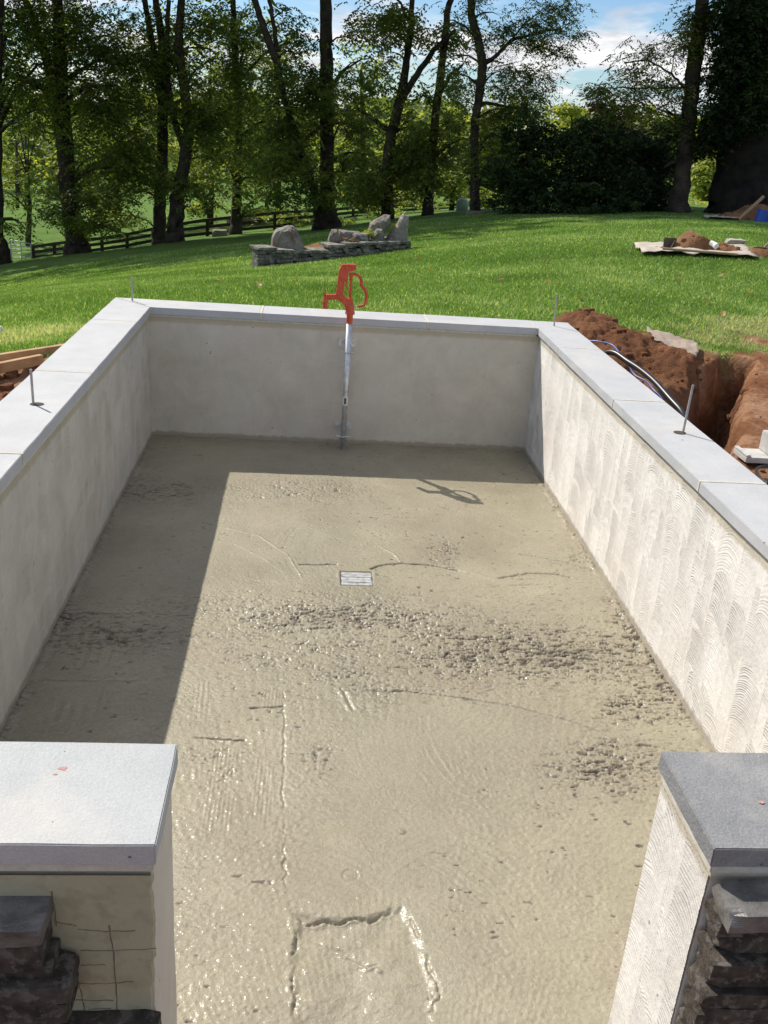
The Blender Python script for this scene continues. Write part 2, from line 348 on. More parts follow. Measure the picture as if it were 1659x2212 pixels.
def hole_mask(x, y):
    ins = inside_poly(x, y, HOLE); d, _, _ = seg_dist(x, y, HOLE+[HOLE[0]])
    sd = np.where(ins, d, -d)+.10*(fbm(x*3, y*3, 5)-.5)+.05*(fbm(x*11, y*11, 9)-.5)
    return smooth(-.02, .22, sd)
def dirt_mask(x, y):
    """bare ground around the excavation (right) and along the form boards (left)"""
    n = fbm(x*1.7, y*1.7, 3, 5)-.5
    c = np.hypot((x-4.7)/2.5, (y-6.2)/2.35)+n*.75
    mr = smooth(1.02, .86, c)*(x > 2.6)
    lx = at_z(0, 790, -.46)
    ml = ((x < -.1) & (x > -3.2)) * smooth(0, .12, (6.95+.10*(x+1)-y)+n*.1) * smooth(-3.2, -2.6, x+n)
    mf = smooth(1.6, .9, y+n*.3)
    mb = .0
    return np.clip(np.maximum.reduce([mr, ml*1.0, mf]), 0, 1)
def ground_z(x, y):
    z = terrain(x, y); d = np.hypot(x-1.1, y)
    near = smooth(22, 10, d)
    z = z+near*.02*(fbm(x*1.3, y*1.3, 21)-.5)*2
    dm = dirt_mask(x, y)
    z = z+dm*((fbm(x*1.6, y*1.6, 31, 4)-.5)*.09+(fbm(x*9, y*9, 33, 4)-.5)*.03+(fbm(x*28, y*28, 37, 3)-.5)*.022)
    z = z-hole_mask(x, y)*(.95+.25*(fbm(x*5, y*5, 40)-.5))
    # left dig runs a little lower than the lawn
    z = z-.08*smooth(0, .15, 6.9-y)*smooth(-.2, -.35, x)*smooth(-3, -2, x)
    # ground at the front of the foundation is dug down
    z = z+(-1.15-z)*smooth(1.5, 1.1, y)*smooth(9, 3, np.abs(x-1.4))*smooth(-8, -3, y)
    foot = (x > -.16) & (x < 2.93) & (y > 1.0) & (y < 6.9)
    z = np.where(foot, -1.25, z)
    return z
xs = np.concatenate([-np.geomspace(1200, 3.3, 70), np.arange(-3.2, -.4, .08), np.arange(-.4, 0, .1), np.arange(0, 2.9, .25), np.arange(2.9, 6.6, .035), np.arange(6.6, 12, .15), np.geomspace(12.2, 1200, 70)])
ys = np.concatenate([-np.geomspace(900, 2, 30), np.arange(-1.8, 3.4, .15), np.arange(3.4, 9.2, .035), np.arange(9.2, 24, .18), np.geomspace(24.2, 1500, 110)])
GX, GY = np.meshgrid(xs, ys); GZ = ground_z(GX.ravel(), GY.ravel())
m, t, b = mat('lawn_and_soil', (.1, .2, .05), .95, .1); p = geo(t)
g = mixc(t, ramp(t, noise(t, p, .9, 6, .65), [(.4, (0, 0, 0)), (.62, (1, 1, 1))]), (.10, .18, .035), (.165, .265, .06))
g = mixc(t, math_n(t, 'MULTIPLY', ramp(t, noise(t, p, .22, 5, .6), [(.45, (0, 0, 0)), (.7, (1, 1, 1))]), .5), g, (.19, .25, .075))
g = mixc(t, ramp(t, noise(t, p, 45, 3, .7), [(.35, (1, 1, 1)), (.6, (0, 0, 0))]), g, (.05, .11, .018))
dcol = ramp(t, noise(t, p, 1.9, 9, .74), [(.3, (.12, .052, .026)), (.48, (.23, .105, .052)), (.58, (.35, .20, .12)), (.7, (.45, .31, .20))])
dry = nd(t, 'ShaderNodeAttribute', _attribute_name='dry').outputs['Fac']; dm_ = nd(t, 'ShaderNodeAttribute', _attribute_name='dirt').outputs['Fac']
g = mixc(t, dry, g, ramp(t, noise(t, p, 30, 5, .7), [(.4, (.20, .15, .07)), (.65, (.36, .29, .17))]))
t.links.new(mixc(t, dm_, g, dcol), b.inputs['Base Color'])
bump(t, b, math_n(t, 'ADD', noise(t, p, 30, 8, .75), math_n(t, 'MULTIPLY', noise(t, p, 5, 4, .6), 2)), .8, .04)
go = mesh_obj('ground', np.stack([GX.ravel(), GY.ravel(), GZ], 1), grid_faces(len(xs), len(ys)), m, None, True); tag(go, kind='structure')
def dry_mask(x, y):
    n = fbm(x*2.2, y*2.2, 71, 5)-.5
    a = smooth(1.0, .3, np.hypot((x+1.45)/.8, (y-8.1)/.75)+n*1.3)
    b_ = smooth(1.15, .6, np.hypot((x-5.9)/1.5, (y-8.6)/1.2)+n*1.5)
    c = smooth(.22, .0, np.abs(dirt_mask(x, y)-.45))*.6
    return np.clip(np.maximum.reduce([a*.95, b_*.9, c]), 0, 1)
set_attr(go, 'dirt', dirt_mask(GX.ravel(), GY.ravel())); set_attr(go, 'dry', dry_mask(GX.ravel(), GY.ravel()))

# ------------------------------------------------------------------ wet concrete floor
XL, XR, YB, YF1, YF2, WC = 0.0, 2.767, 6.730, 1.755, 1.438, .294
XFL, XFR, ZF, OV, CT = .8465, 1.952, -.948, .014, .050
def fl(u, v): return at_z(u, v, ZF)[:2]
fx = np.arange(-.03, 2.80, .0042); fy = [1.05]
while fy[-1] < 6.77: fy.append(fy[-1]+.0034+.0010*max(0, fy[-1]-1.8))
fy = np.array(fy); X, Y = np.meshgrid(fx, fy); PX, PY = proj(np.stack([X, Y, np.full(X.shape, ZF)], -1))
H = (fbm(X*1.4, Y*1.4, 101, 3)-.5)*.010+(fbm(X*5, Y*8, 102, 3)-.5)*.004
# torn, chattered surface in bands
ell = [(720, 1335, 260, 40, 1.0), (1130, 1410, 330, 62, 1.1), (930, 1360, 300, 60, .55), (250, 1372, 170, 42, .75), (1320, 1655, 135, 62, 1.0), (1380, 1515, 110, 60, .75), (360, 1062, 120, 30, .6),
       (965, 1195, 45, 38, .5), (690, 1645, 45, 40, .5), (640, 1058, 190, 26, .5), (480, 1640, 70, 50, .35), (1180, 1740, 50, 30, .4), (850, 1400, 560, 130, .42), (640, 1330, 420, 60, .5), (1270, 1070, 120, 60, .25),
       (1250, 1200, 60, 60, .35), (1360, 1400, 70, 130, .6), (190, 1330, 120, 12, .5)]
rough = np.zeros(X.shape)
for u, v, a, c, s in ell: rough = np.maximum(rough, s*np.exp(-(((PX-u)/a)**2+((PY-v)/c)**2)*1.1))
rough = rough+.5*smooth(.07, .0, np.minimum(np.minimum(X, 2.767-X), 6.73-Y))*(fbm(X*6, Y*6, 5)-.1)
rn = rough*(.45+1.1*fbm(X*6, Y*9, 110, 3))
wx = X+.03*(fbm(X*7, Y*7, 200)-.5); wy = Y+.02*(fbm(X*9, Y*9, 201)-.5)
t1 = fbm(wx*27, wy*84, 120, 4, .62); tear = smooth(.60, .66, t1+.15*(rn-.5))*np.clip(rn*1.6, 0, 1)
t2 = fbm(wx*62, wy*105, 125, 3, .6); tear2 = smooth(.60, .70, t2+.12*(rn-.35))*np.clip(rn*1.5+.10, 0, 1)
H += -.0085*tear-.004*tear2+.003*np.clip(rn, 0, 1)*(fbm(wx*38, wy*70, 130, 3)-.4)
H += .0014*(fbm(wx*48, wy*66, 131, 3, .6)-.5)*(.35+.65*fbm(X*3, Y*3, 132))*(.5+.5*smooth(1280, 1330, PY))
# sparse small gouges everywhere
g1 = smooth(.83, .87, fbm(wx*26, wy*75, 140, 2))*smooth(.45, .55, fbm(X*2.2, Y*2.2, 141)); H -= .004*g1
# fine aggregate grain
grain = .35+.65*smooth(.4, .6, fbm(X*2.1, Y*1.4, 150, 3)); grain *= .55+.45*smooth(1300, 1350, PY)
H += (vn(X*80, Y*80, 160)-.5)*.0024*grain+(vn(X*150, Y*150, 161)-.5)*.0011*grain+.0009*(fbm(X*26, Y*34, 162, 2)-.5)
# brush drag lines, fanning in the foreground
ang = np.arctan2(X-1.35, Y-.9); H += .0004*np.sin(ang*340+4*fbm(X*3, Y*3, 170))*smooth(.5, .62, fbm(X*2.3, Y*2.3, 171, 3))*smooth(1380, 1500, PY)
for cu, cv, r0_, r1_, kk_, sd_ in ((760, 1900, .35, .75, 300, 1), (1150, 1950, .45, .95, 260, 2), (500, 2000, .4, .8, 330, 3), (1200, 1500, .5, 1.0, 240, 4), (620, 1300, .3, .8, 280, 5), (900, 1150, .5, 1.1, 220, 6)):
    q0 = fl(cu, cv); rr0_ = np.hypot(X-q0[0], Y-q0[1]+.3); H += .0008*(vn(rr0_*kk_*.35, rr0_*0+sd_, 190+sd_)-.5)*smooth(r0_, r0_+.1, rr0_)*smooth(r1_, r1_-.1, rr0_)*smooth(.42, .6, fbm(X*2.6, Y*2.6, 195+sd_, 3))*2
def comb(u0, v0, u1, v1, half, k, amp):
    a, c = fl(u0, v0), fl(u1, v1); dx, dy = c-a; L = math.hypot(dx, dy); tx, ty = dx/L, dy/L
    s = (X-a[0])*tx+(Y-a[1])*ty; q = (X-a[0])*ty-(Y-a[1])*tx
    mk = smooth(half, half*.6, np.abs(q))*smooth(-.05, .05, s)*smooth(L+.05, L-.08, s)*smooth(.35, .55, fbm(X*5, Y*5, int(u0)))
    return amp*np.sin(q*k+1.5*fbm(X*4, Y*4, 181))*mk
H += comb(490, 1610, 465, 1800, .07, 420, .0009)+comb(590, 1480, 560, 1790, .045, 420, .0008)+comb(440, 1470, 420, 1680, .04, 300, .0008)+comb(215, 1360, 160, 1560, .14, 130, .0018)
H += comb(940, 1560, 1010, 1680, .09, 260, .0005)+comb(560, 1720, 640, 1600, .12, 260, .0005)+comb(1010, 1600, 1050, 1700, .05, 260, .0006)
H0 = H.copy()
def crack(pts, depth, wd, ridge=.0, jit=.006, broken=0):
    P = [fl(*q) for q in pts]; j = jit*(fbm(X*30, Y*30, int(pts[0][0]))-.5)*2; d, s, tt = seg_dist(X+j, Y-j, P)
    gate = 1 if not broken else smooth(.38, .5, fbm(X*14, Y*14, int(pts[0][1])))*broken+(1-broken)
    taper = smooth(0, .08, tt)*smooth(1, .9, tt)
    return gate*taper*(-depth*np.exp(-(d/wd)**2)+ridge*np.exp(-((d-1.7*wd)/wd)**2)*(s > 0))
H += crack([(644, 1219), (690, 1219), (733, 1218)], .016, .007, .003)
H += crack([(799, 1230), (824, 1221), (869, 1216), (935, 1221), (1011, 1237)], .017, .008, .003)+crack([(1011, 1237), (1087, 1262)], .003, .006)
H += crack([(1066, 1250), (1143, 1238), (1198, 1240), (1240, 1248)], .010, .007, .002)+crack([(1050, 1268), (1150, 1262), (1250, 1264)], .005, .006, .001, broken=.8)
H += crack([(473, 1136), (560, 1157), (622, 1198), (658, 1257)], -.004, .0035)+crack([(500, 1170), (570, 1205), (610, 1235)], -.002, .0035)+crack([(817, 1178), (850, 1195), (869, 1217)], -.004, .004)
H += crack([(560, 1157), (640, 1143), (740, 1138)], .004, .005, .001, broken=.7)+crack([(735, 1183), (830, 1178)], -.0015, .006)
H += crack([(560, 1140), (700, 1090), (800, 1085)], .002, .006, .0)+crack([(700, 1115), (900, 1100), (1090, 1112)], .002, .007, .001)+crack([(1090, 1195), (1150, 1200), (1200, 1210)], .006, .005, .001, broken=.7)
H += crack([(741, 1491), (873, 1493), (1005, 1508), (1117, 1526), (1223, 1554), (1329, 1590)], .009, .005, .002, broken=.3)+crack([(741, 1491), (752, 1515), (765, 1537)], .006, .009, .004)
H += crack([(418, 1594), (480, 1597), (537, 1600)], .011, .005, .002)+crack([(537, 1529), (616, 1526)], .012, .005, .002)
H += crack([(170, 1322), (240, 1325), (345, 1320)], .010, .008, .003, broken=.5)+crack([(75, 1467), (160, 1470), (305, 1468)], .007, .007, .002, broken=.9)+crack([(105, 1372), (200, 1368), (330, 1360)], .010, .009, .003, broken=.7)
H += crack([(613, 1462), (613, 1600), (611, 1699), (616, 1811), (613, 1857), (619, 1943)], .005, .0035, .0012, .012, broken=.85)+crack([(616, 1811), (700, 1795), (860, 1775)], .002, .005)
# slumped rectangular patch at the bottom
PATCH = [fl(u, v) for u, v in [(622, 1963), (700, 1984), (780, 1982), (869, 1955), (905, 2009), (920, 2070), (937, 2125), (930, 2230), (930, 2500), (630, 2500), (636, 2212), (633, 2042), (640, 1990)]]
CRK = smooth(.003, .008, -(H-H0))
ins = inside_poly(X, Y, PATCH); dP, _, _ = seg_dist(X+.012*(fbm(X*26, Y*26, 300)-.5), Y+.012*(fbm(X*26, Y*26, 301)-.5), PATCH+[PATCH[0]]); sd = np.where(ins, dP, -dP)
H += -.007*smooth(-.004, .022, sd)+.0015*np.exp(-((sd+.012)/.014)**2)*(fbm(X*22, Y*22, 310)-.1)
H += smooth(0, .03, sd)*((fbm(X*7, Y*9, 320, 5)-.5)*.020)*smooth(.3, .6, fbm(X*5, Y*5, 321)+.15)
H += crack([(675, 2029), (742, 2055), (790, 2082), (834, 2095)], .005, .005, .006, .02, .6)+crack([(645, 1990), (700, 1992), (790, 1984), (866, 1960)], .010, .006, .003, .02, .5)
H += crack([(640, 1985), (634, 2050), (640, 2212)], .009, .005, .002, .02, .8)+crack([(875, 1965), (908, 2020), (925, 2080), (940, 2130), (932, 2212)], .008, .005, .0012, .03, .85)
# ring stamp left of centre, drips
rc = fl(757, 1892); rd = np.hypot(X-rc[0], Y-rc[1]); H += -.002*np.exp(-((rd-.024)/.004)**2)+.001*np.exp(-((rd-.032)/.004)**2)
# keep the drain clear
DC = [at_z(u, v, ZF)[:2] for u, v in [(730, 1235), (802, 1232), (812, 1264), (737, 1268)]]
dcx = sum(q[0] for q in DC)/4; dcy = sum(q[1] for q in DC)/4
dd = np.maximum(np.abs(X-dcx)-.088, np.abs(Y-dcy)-.083); H = np.where(dd < .0, -.028, H+.006*np.exp(-(dd/.012)**2)*(Y > dcy))
H = np.where(dd < 0, H, H*smooth(-.002, .02, dd)+0*H)
# lip where the pour meets the walls
H += 0
edge = np.minimum(np.minimum(X+.0, 2.767-X), 6.73-Y); H += .012*np.exp(-(np.maximum(edge, 0)/.022)**2)*(fbm(X*12, Y*12, 400)*1.6-.25)
m, t, b = mat('wet_concrete', (.4, .37, .28), .4, .5); p = geo(t)
c = ramp(t, noise(t, p, 1.6, 6, .6, .3), [(.3, (.255, .222, .152)), (.7, (.345, .312, .218))])
c = mixc(t, math_n(t, 'MULTIPLY', ramp(t, noise(t, p, 3.1, 5, .6), [(.5, (0, 0, 0)), (.72, (1, 1, 1))]), .5), c, (.30, .245, .185))
at = nd(t, 'ShaderNodeAttribute', _attribute_name='torn').outputs['Fac']
dmp = ramp(t, noise(t, p, .9, 5, .62, .6), [(.46, (0, 0, 0)), (.6, (1, 1, 1))]); c = mixc(t, math_n(t, 'MULTIPLY', dmp, .35), c, (.245, .225, .165))
c = mixc(t, math_n(t, 'MULTIPLY', at, .45), c, (.23, .195, .14))
pit = nd(t, 'ShaderNodeAttribute', _attribute_name='pit').outputs['Fac']; c = mixc(t, math_n(t, 'MULTIPLY', pit, .85), c, (.055, .042, .03))  # shade inside pits, tears and cracks painted into the base colour
t.links.new(c, b.inputs['Base Color'])
cw_ = math_n(t, 'SUBTRACT', .5, math_n(t, 'MULTIPLY', at, .48)); t.links.new(cw_, b.inputs['Coat Weight'])
gn = ramp(t, noise(t, p, 85, 3, .75), [(.38, (.90, .90, .90)), (.62, (1.08, 1.08, 1.08))]); b.inputs['Coat Weight'].default_value = .8; b.inputs['Coat Roughness'].default_value = .14; b.inputs['Coat IOR'].default_value = 1.4
t.links.new(mixc(t, 1.0, c, gn, 'MULTIPLY'), b.inputs['Base Color'])
rr = ramp(t, noise(t, p, 2.4, 5, .65), [(.35, (.30, .30, .30)), (.7, (.60, .60, .60))]); t.links.new(rr, b.inputs['Roughness'])
hh = math_n(t, 'ADD', noise(t, p, 190, 4, .7), math_n(t, 'MULTIPLY', noise(t, p, 75, 3, .6), 1.2)); bump(t, b, hh, .6, .004); cbn = nd(t, 'ShaderNodeBump', Strength=.5, Distance=.004); t.links.new(noise(t, p, 120, 2, .5), cbn.inputs['Height']); t.links.new(cbn.outputs[0], b.inputs['Coat Normal'])
fo = mesh_obj('concrete_floor', np.stack([X.ravel(), Y.ravel(), (ZF+H).ravel()], 1), grid_faces(len(fx), len(fy)), m, None, True); tag(fo, kind='structure')
set_attr(fo, 'torn', np.clip(rn, 0, 1).ravel()); set_attr(fo, 'pit', np.clip(tear+.5*tear2+g1+CRK*.8*(np.abs(sd+.0) < 99), 0, 1).ravel())
dr = empty('floor_drain', (dcx, dcy, ZF), 'small square floor drain covered with silver tape in the wet concrete', 'drain')
q = MB(); q.box((dcx-.084, dcy-.079, ZF-.03), (dcx+.084, dcy+.079, ZF-.012)); q.build('frame', M['galv'], dr)
q = MB(); s_ = 5
for k in range(s_):
    y0 = dcy-.076+k*.0306; q.box((dcx-.082+.003*(k % 2), y0, ZF-.012), (dcx+.081-.002*(k % 3), y0+.0285, ZF-.001+.0015*(k % 2)), .002)
q.build('tape_strips', M['tape'], dr)

# ------------------------------------------------------------------ masonry walls
def wall_root(loc, label): return empty('masonry_wall', loc, label, 'wall')
def wall_mesh(parent, x0, y0, x1, y1, ztop, mt, zbot=-1.3, cuts=1, ragged=None):
    """a wall body with slightly uneven faces"""
    nx = max(2, int((x1-x0)/.04)); ny = max(2, int((y1-y0)/.04)); nz = int((ztop-zbot)/.04)
    bm = bmesh.new(); vs = {}
    def vert(i, j, k):
        key = (i, j, k)
        if key not in vs:
            x = x0+(x1-x0)*i/nx; y = y0+(y1-y0)*j/ny; z = zbot+(ztop-zbot)*k/nz
            a = .004*(vn(np.array(y*4+9), np.array(z*4), 3)-.5)+.002*(vn(np.array(y*17+9), np.array(z*13), 3)-.5); c = .004*(vn(np.array(x*4+9), np.array(z*4), 8)-.5)
            if i in (0, nx): x += float(a)
            if j in (0, ny): y += float(c)
            vs[key] = bm.verts.new((x, y, z))
        return vs[key]
    for j in range(ny):
        for k in range(nz):
            bm.faces.new((vert(0, j, k), vert(0, j, k+1), vert(0, j+1, k+1), vert(0, j+1, k))); bm.faces.new((vert(nx, j, k), vert(nx, j+1, k), vert(nx, j+1, k+1), vert(nx, j, k+1)))
    for i in range(nx):
        for k in range(nz):
            bm.faces.new((vert(i, 0, k), vert(i+1, 0, k), vert(i+1, 0, k+1), vert(i, 0, k+1))); bm.faces.new((vert(i, ny, k), vert(i, ny, k+1), vert(i+1, ny, k+1), vert(i+1, ny, k)))
        for j in range(ny): bm.faces.new((vert(i, j, nz), vert(i+1, j, nz), vert(i+1, j+1, nz), vert(i, j+1, nz)))
    bmesh.ops.recalc_face_normals(bm, faces=bm.faces[:])
    q = MB(); q.bm(bm); return q.build('stucco_face', mt, parent, False)
def slab(parent, poly, mt, z0=-CT, z1=0.0, name='coping_slab', label=None):
    """bluestone slab from an outline in x,y with lightly worn edges"""
    zt = z1+random.uniform(-.0012, .0012)
    bm = bmesh.new(); vs = [bm.verts.new((x, y, z0)) for x, y in poly]+[bm.verts.new((x, y, zt)) for x, y in poly]; n = len(poly)
    bm.faces.new(vs[:n][::-1]); bm.faces.new(vs[n:])
    for i in range(n): bm.faces.new((vs[i], vs[(i+1) % n], vs[n+(i+1) % n], vs[n+i]))
    bmesh.ops.recalc_face_normals(bm, faces=bm.faces[:])
    bmesh.ops.subdivide_edges(bm, edges=[e for e in bm.edges if e.calc_length() > .2], cuts=14, use_grid_fill=True)
    for v in bm.verts:
        a = .0016*(vn(np.array(v.co.x*23+v.co.z*40), np.array(v.co.y*23), 5)-.5)*2
        v.co.x += float(a); v.co.y += float(a)*.8
    bmesh.ops.bevel(bm, geom=[e for e in bm.edges if e.is_boundary is False and len(e.link_faces) == 2 and e.calc_face_angle(0) > .6], offset=.0025, segments=2, affect='EDGES')
    q = MB(); q.bm(bm); o = q.build(name, mt, parent, False)
    if label: o['label'] = label
    return o
def joint(parent, x0, y0, x1, y1, z0=-CT+.003, z1=.0006):
    q = MB(); q.box((x0, y0, z0), (x1, y1, z1), .001); return q.build('mortar_joint', M['mortar'], parent)
WT = -CT-.013    # top of the wall bodies; the mortar bed fills up to the slabs
# rear wall
o = .0
rw = wall_root((1.38, YB+.147, -1.3), 'rear masonry wall with pale bluestone coping behind the red hydrant')
wall_mesh(rw, -.12, YB+OV, XR+.12, YB+WC-.01, WT, M['stucco_x'])
jx = [.771, 1.965]; G = .009; gm = .012
slab(rw, [(0+gm, YB), (jx[0]-G, YB), (jx[0]-G, YB+WC), (-WC+gm, YB+WC)], M['coping'])
slab(rw, [(jx[0]+G, YB), (jx[1]-G, YB), (jx[1]-G, YB+WC), (jx[0]+G, YB+WC)], M['coping'])
slab(rw, [(jx[1]+G, YB), (XR-gm*.6, YB), (XR-gm*.6, YB+WC), (jx[1]+G, YB+WC)], M['coping'])
for x in jx: joint(rw, x-G, YB-.002, x+G, YB+WC-.002)
q = MB(); q.box((-OV+.001, YB+.006, -CT-.016), (XR+.0, YB+WC-.012, -CT-.0003), .003); q.build('mortar_bed', M['mortar'], rw)
# left wall
lw = wall_root((-WC/2, 4.2, -1.3), 'left side masonry wall with shaded stucco face and pale coping')
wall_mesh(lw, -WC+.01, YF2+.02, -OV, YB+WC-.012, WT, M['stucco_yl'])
jl = [6.224, 4.885, 3.609, 2.30]
slab(lw, [(-WC, jl[0]+G), (0, jl[0]+G), (0, YB), (-WC, YB+WC)], M['coping'])
for a, c in ((0, 1), (1, 2), (2, 3)): slab(lw, [(-WC, jl[c]+G), (0, jl[c]+G), (0, jl[a]-G), (-WC, jl[a]-G)], M['coping'])
slab(lw, [(-WC, YF1+G), (0, YF1+G), (0, jl[3]-G), (-WC, jl[3]-G)], M['coping'])
for y in jl: joint(lw, -WC+.002, y-G, .002, y+G)
q = MB(); V = [(-WC, YB+WC), (0, YB), (gm, YB), (-WC+gm, YB+WC)]; n = 4
q.add([(x, y, -CT+.002) for x, y in V]+[(x, y, .0006) for x, y in V], [(0, 1, 2, 3), (4, 5, 6, 7)]+[(i, (i+1) % 4, 4+(i+1) % 4, 4+i) for i in range(4)]); q.build('mortar_joint', M['mortar'], lw)
q = MB(); q.box((-WC+.014, YF1, -CT-.016), (-.006, YB+.2, -CT-.0003), .003); q.build('mortar_bed', M['mortar'], lw)
# right wall
rr_ = wall_root((XR+WC/2, 4.2, -1.3), 'right side masonry wall with sunlit swirl troweled stucco and grey coping')
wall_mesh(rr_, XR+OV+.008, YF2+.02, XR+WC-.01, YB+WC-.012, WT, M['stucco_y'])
jr = [6.131, 4.861, 3.611, 2.35]
slab(rr_, [(XR+.004, jr[0]+G), (XR+WC, jr[0]+G), (XR+WC, YB+WC), (XR+.004, YB+WC)], M['coping'])
for a, c in ((0, 1), (1, 2), (2, 3)): slab(rr_, [(XR, jr[c]+G), (XR+WC, jr[c]+G), (XR+WC, jr[a]-G), (XR, jr[a]-G)], M['coping'])
slab(rr_, [(XR, YF1+G), (XR+WC, YF1+G), (XR+WC, jr[3]-G), (XR, jr[3]-G)], M['coping'])
for y in jr: joint(rr_, XR-.002, y-G, XR+WC-.002, y+G)
joint(rr_, XR-gm*.6, YB-.001, XR+.004, YB+WC-.003)
q = MB(); q.box((XR+.016, YF1, -CT-.016), (XR+WC-.014, YB+.2, -CT-.0003), .003); q.build('mortar_bed', M['mortar'], rr_)
def trowel_field(A, Z, amp_seed, widths=(.17, .30), dense=1.0):
    """sweeps of a notched trowel painted one over another in rough columns: returns groove depth 0..1 and a broad relief"""
    rg = random.Random(amp_seed); G_ = np.zeros(A.shape, np.float32); Rl = np.zeros(A.shape, np.float32); Tn = np.zeros(A.shape, np.float32)
    a0, a1 = A.min(), A.max(); z0, z1 = Z.min(), Z.max(); acol = A[0]; zrow = Z[:, 0]; a = a0-.05
    while a < a1+.05:
        wd = rg.uniform(*widths); z = z0-.1+rg.uniform(-.1, 0); cx = a+wd*.5
        while z < z1+.15:
            hgt = rg.uniform(.07, .36); w2 = wd*rg.uniform(.75, 1.4); cc_ = cx+rg.uniform(-.045, .045); tilt = rg.uniform(-.16, .16); kk = 2*math.pi/rg.uniform(.0095, .0145); cur = rg.uniform(.5, .85); sd_ = rg.randint(0, 999); st_ = rg.uniform(.45, 1.0)*dense
            i0, i1 = np.searchsorted(acol, [cc_-w2/2, cc_+w2/2]); j0, j1 = np.searchsorted(zrow, [z-w2*.4, z+hgt+w2*.35])
            if i1 > i0 and j1 > j0:
                AA = A[j0:j1, i0:i1]; ZZ = Z[j0:j1, i0:i1]; u = (AA-cc_)/(w2/2); arch = np.sqrt(np.clip(1.02-u*u, 0, None))*w2*.5*cur+tilt*(AA-cc_)
                ph = ZZ-arch+.004*(vn(AA*22, ZZ*22, sd_)-.5)*2; rel = ph-(z-w2*.22)
                m_ = smooth(0, .006, rel)*smooth(hgt, hgt-.02, rel)*smooth(1.0, .9, np.abs(u))
                la = vn(ph*kk/6.283*1.0, ph*0+3, sd_)
                g = np.clip(np.sin(ph*kk+2*la), 0, 1)**1.6*(.25+.9*la)*smooth(.22, .6, fbm(AA*16, ZZ*10, sd_+5, 3)+.12)*st_
                g = g*(1-.75*np.abs(u)**3)
                G_[j0:j1, i0:i1] = G_[j0:j1, i0:i1]*(1-m_)+g*m_
                tz_ = rg.uniform(-.05, .34); Tn[j0:j1, i0:i1] = Tn[j0:j1, i0:i1]*(1-m_)+m_*(tz_*(1-.8*np.abs(u)**1.5)*(.5+.5*st_))
                Rl[j0:j1, i0:i1] = Rl[j0:j1, i0:i1]*(1-m_)+m_*(.5*np.abs(u)**2+.25*la-.2)
            z += hgt*rg.uniform(.6, .95)
        a += wd*rg.uniform(.5, .8)
    return G_, Rl, Tn
def trowelled(parent, x, sgn, ya, yb, za, zb, dy, dz, mt, seed, depth=.0026, colour=1.0, dense=1.0, widths=(.16, .30)):
    A, Z = np.meshgrid(ya if hasattr(ya, '__len__') else np.arange(ya, yb, dy), np.arange(za, zb, dz))
    G_, Rl, Tn = trowel_field(A, Z, seed, widths, dense)
    off_ = sgn*(-depth*G_+depth*1.2*Rl+.0012*(fbm(A*60, Z*60, seed+3, 2)-.5)+.004*(fbm(A*3, Z*3, seed+4, 2)-.5))
    fc = grid_faces(A.shape[1], A.shape[0]); fc = fc if sgn < 0 else fc[:, ::-1]
    V = np.stack([np.full(A.shape, x)+off_, A, Z], -1).reshape(-1, 3)-np.array(parent.location)
    o = mesh_obj('troweled_skim_coat', V, fc[:, ::-1], mt, parent, True); set_attr(o, 'groove', np.clip(G_*colour+Tn*min(1, colour*1.6), 0, 1).ravel()); return o
yy_ = [YF1-.02]
while yy_[-1] < YB+OV: yy_.append(yy_[-1]+.0022+.0009*max(0, yy_[-1]-2.4))
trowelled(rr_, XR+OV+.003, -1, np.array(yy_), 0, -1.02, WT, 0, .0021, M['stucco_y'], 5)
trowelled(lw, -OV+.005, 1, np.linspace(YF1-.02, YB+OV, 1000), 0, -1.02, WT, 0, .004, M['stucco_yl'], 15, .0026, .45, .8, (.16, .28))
# front walls either side of the opening
fl_ = wall_root((.2, 1.6, -1.3), 'front left stub wall with white coping and unfinished stone facing')
wall_mesh(fl_, -.9, YF2+OV, XFL-OV, YF1-OV, WT, M['stucco_yl'])
slab(fl_, [(-.9, YF2), (XFL, YF2), (XFL, YF1), (-.9, YF1)], M['coping_front'])
q = MB(); q.box((-.9, YF2+.006, -CT-.022), (XFL-.007, YF1-.01, -CT-.0003), .003); q.build('mortar_bed', M['mortar'], fl_)
fr_ = wall_root((2.5, 1.6, -1.3), 'front right stub wall with dark grey coping and stacked stone facing')
trowelled(fr_, XFR+OV-.004, -1, YF2+OV+.002, YF1-OV, -1.2, WT-.02, .0013, .0013, M['stucco_y'], 25, .0014, .9)
wall_mesh(fr_, XFR+OV, YF2+OV, 3.4, YF1-OV, WT, M['stucco_y'])
slab(fr_, [(XFR, YF2), (3.4, YF2), (3.4, YF1), (XFR, YF1)], M['coping_dark'])
q = MB(); q.box((XFR+.007, YF2+.006, -CT-.022), (3.4, YF1-.01, -CT-.0003), .003); q.build('mortar_bed', M['mortar'], fr_)
M['chalk'] = mat('red_chalk', (.52, .27, .24), .9, .1)[0]
for par, u, v, yv, szz in ((fl_, 135, 1660, 0, .012), (fl_, 119, 1672, 0, .006), (fr_, 1646, 1733, 0, .009)):
    P = at_z(u, v, .0016); q = MB(); n = 14; V = [(P[0], P[1], .0016)]
    for k in range(n): a = 2*math.pi*k/n; rr2 = szz*random.uniform(.45, 1.1); V.append((P[0]+rr2*math.cos(a), P[1]+rr2*.6*math.sin(a), .0016))
    q.add(V, [(0, 1+k, 1+(k+1) % n) for k in range(n)]); q.build('chalk_mark', M['chalk'], par)
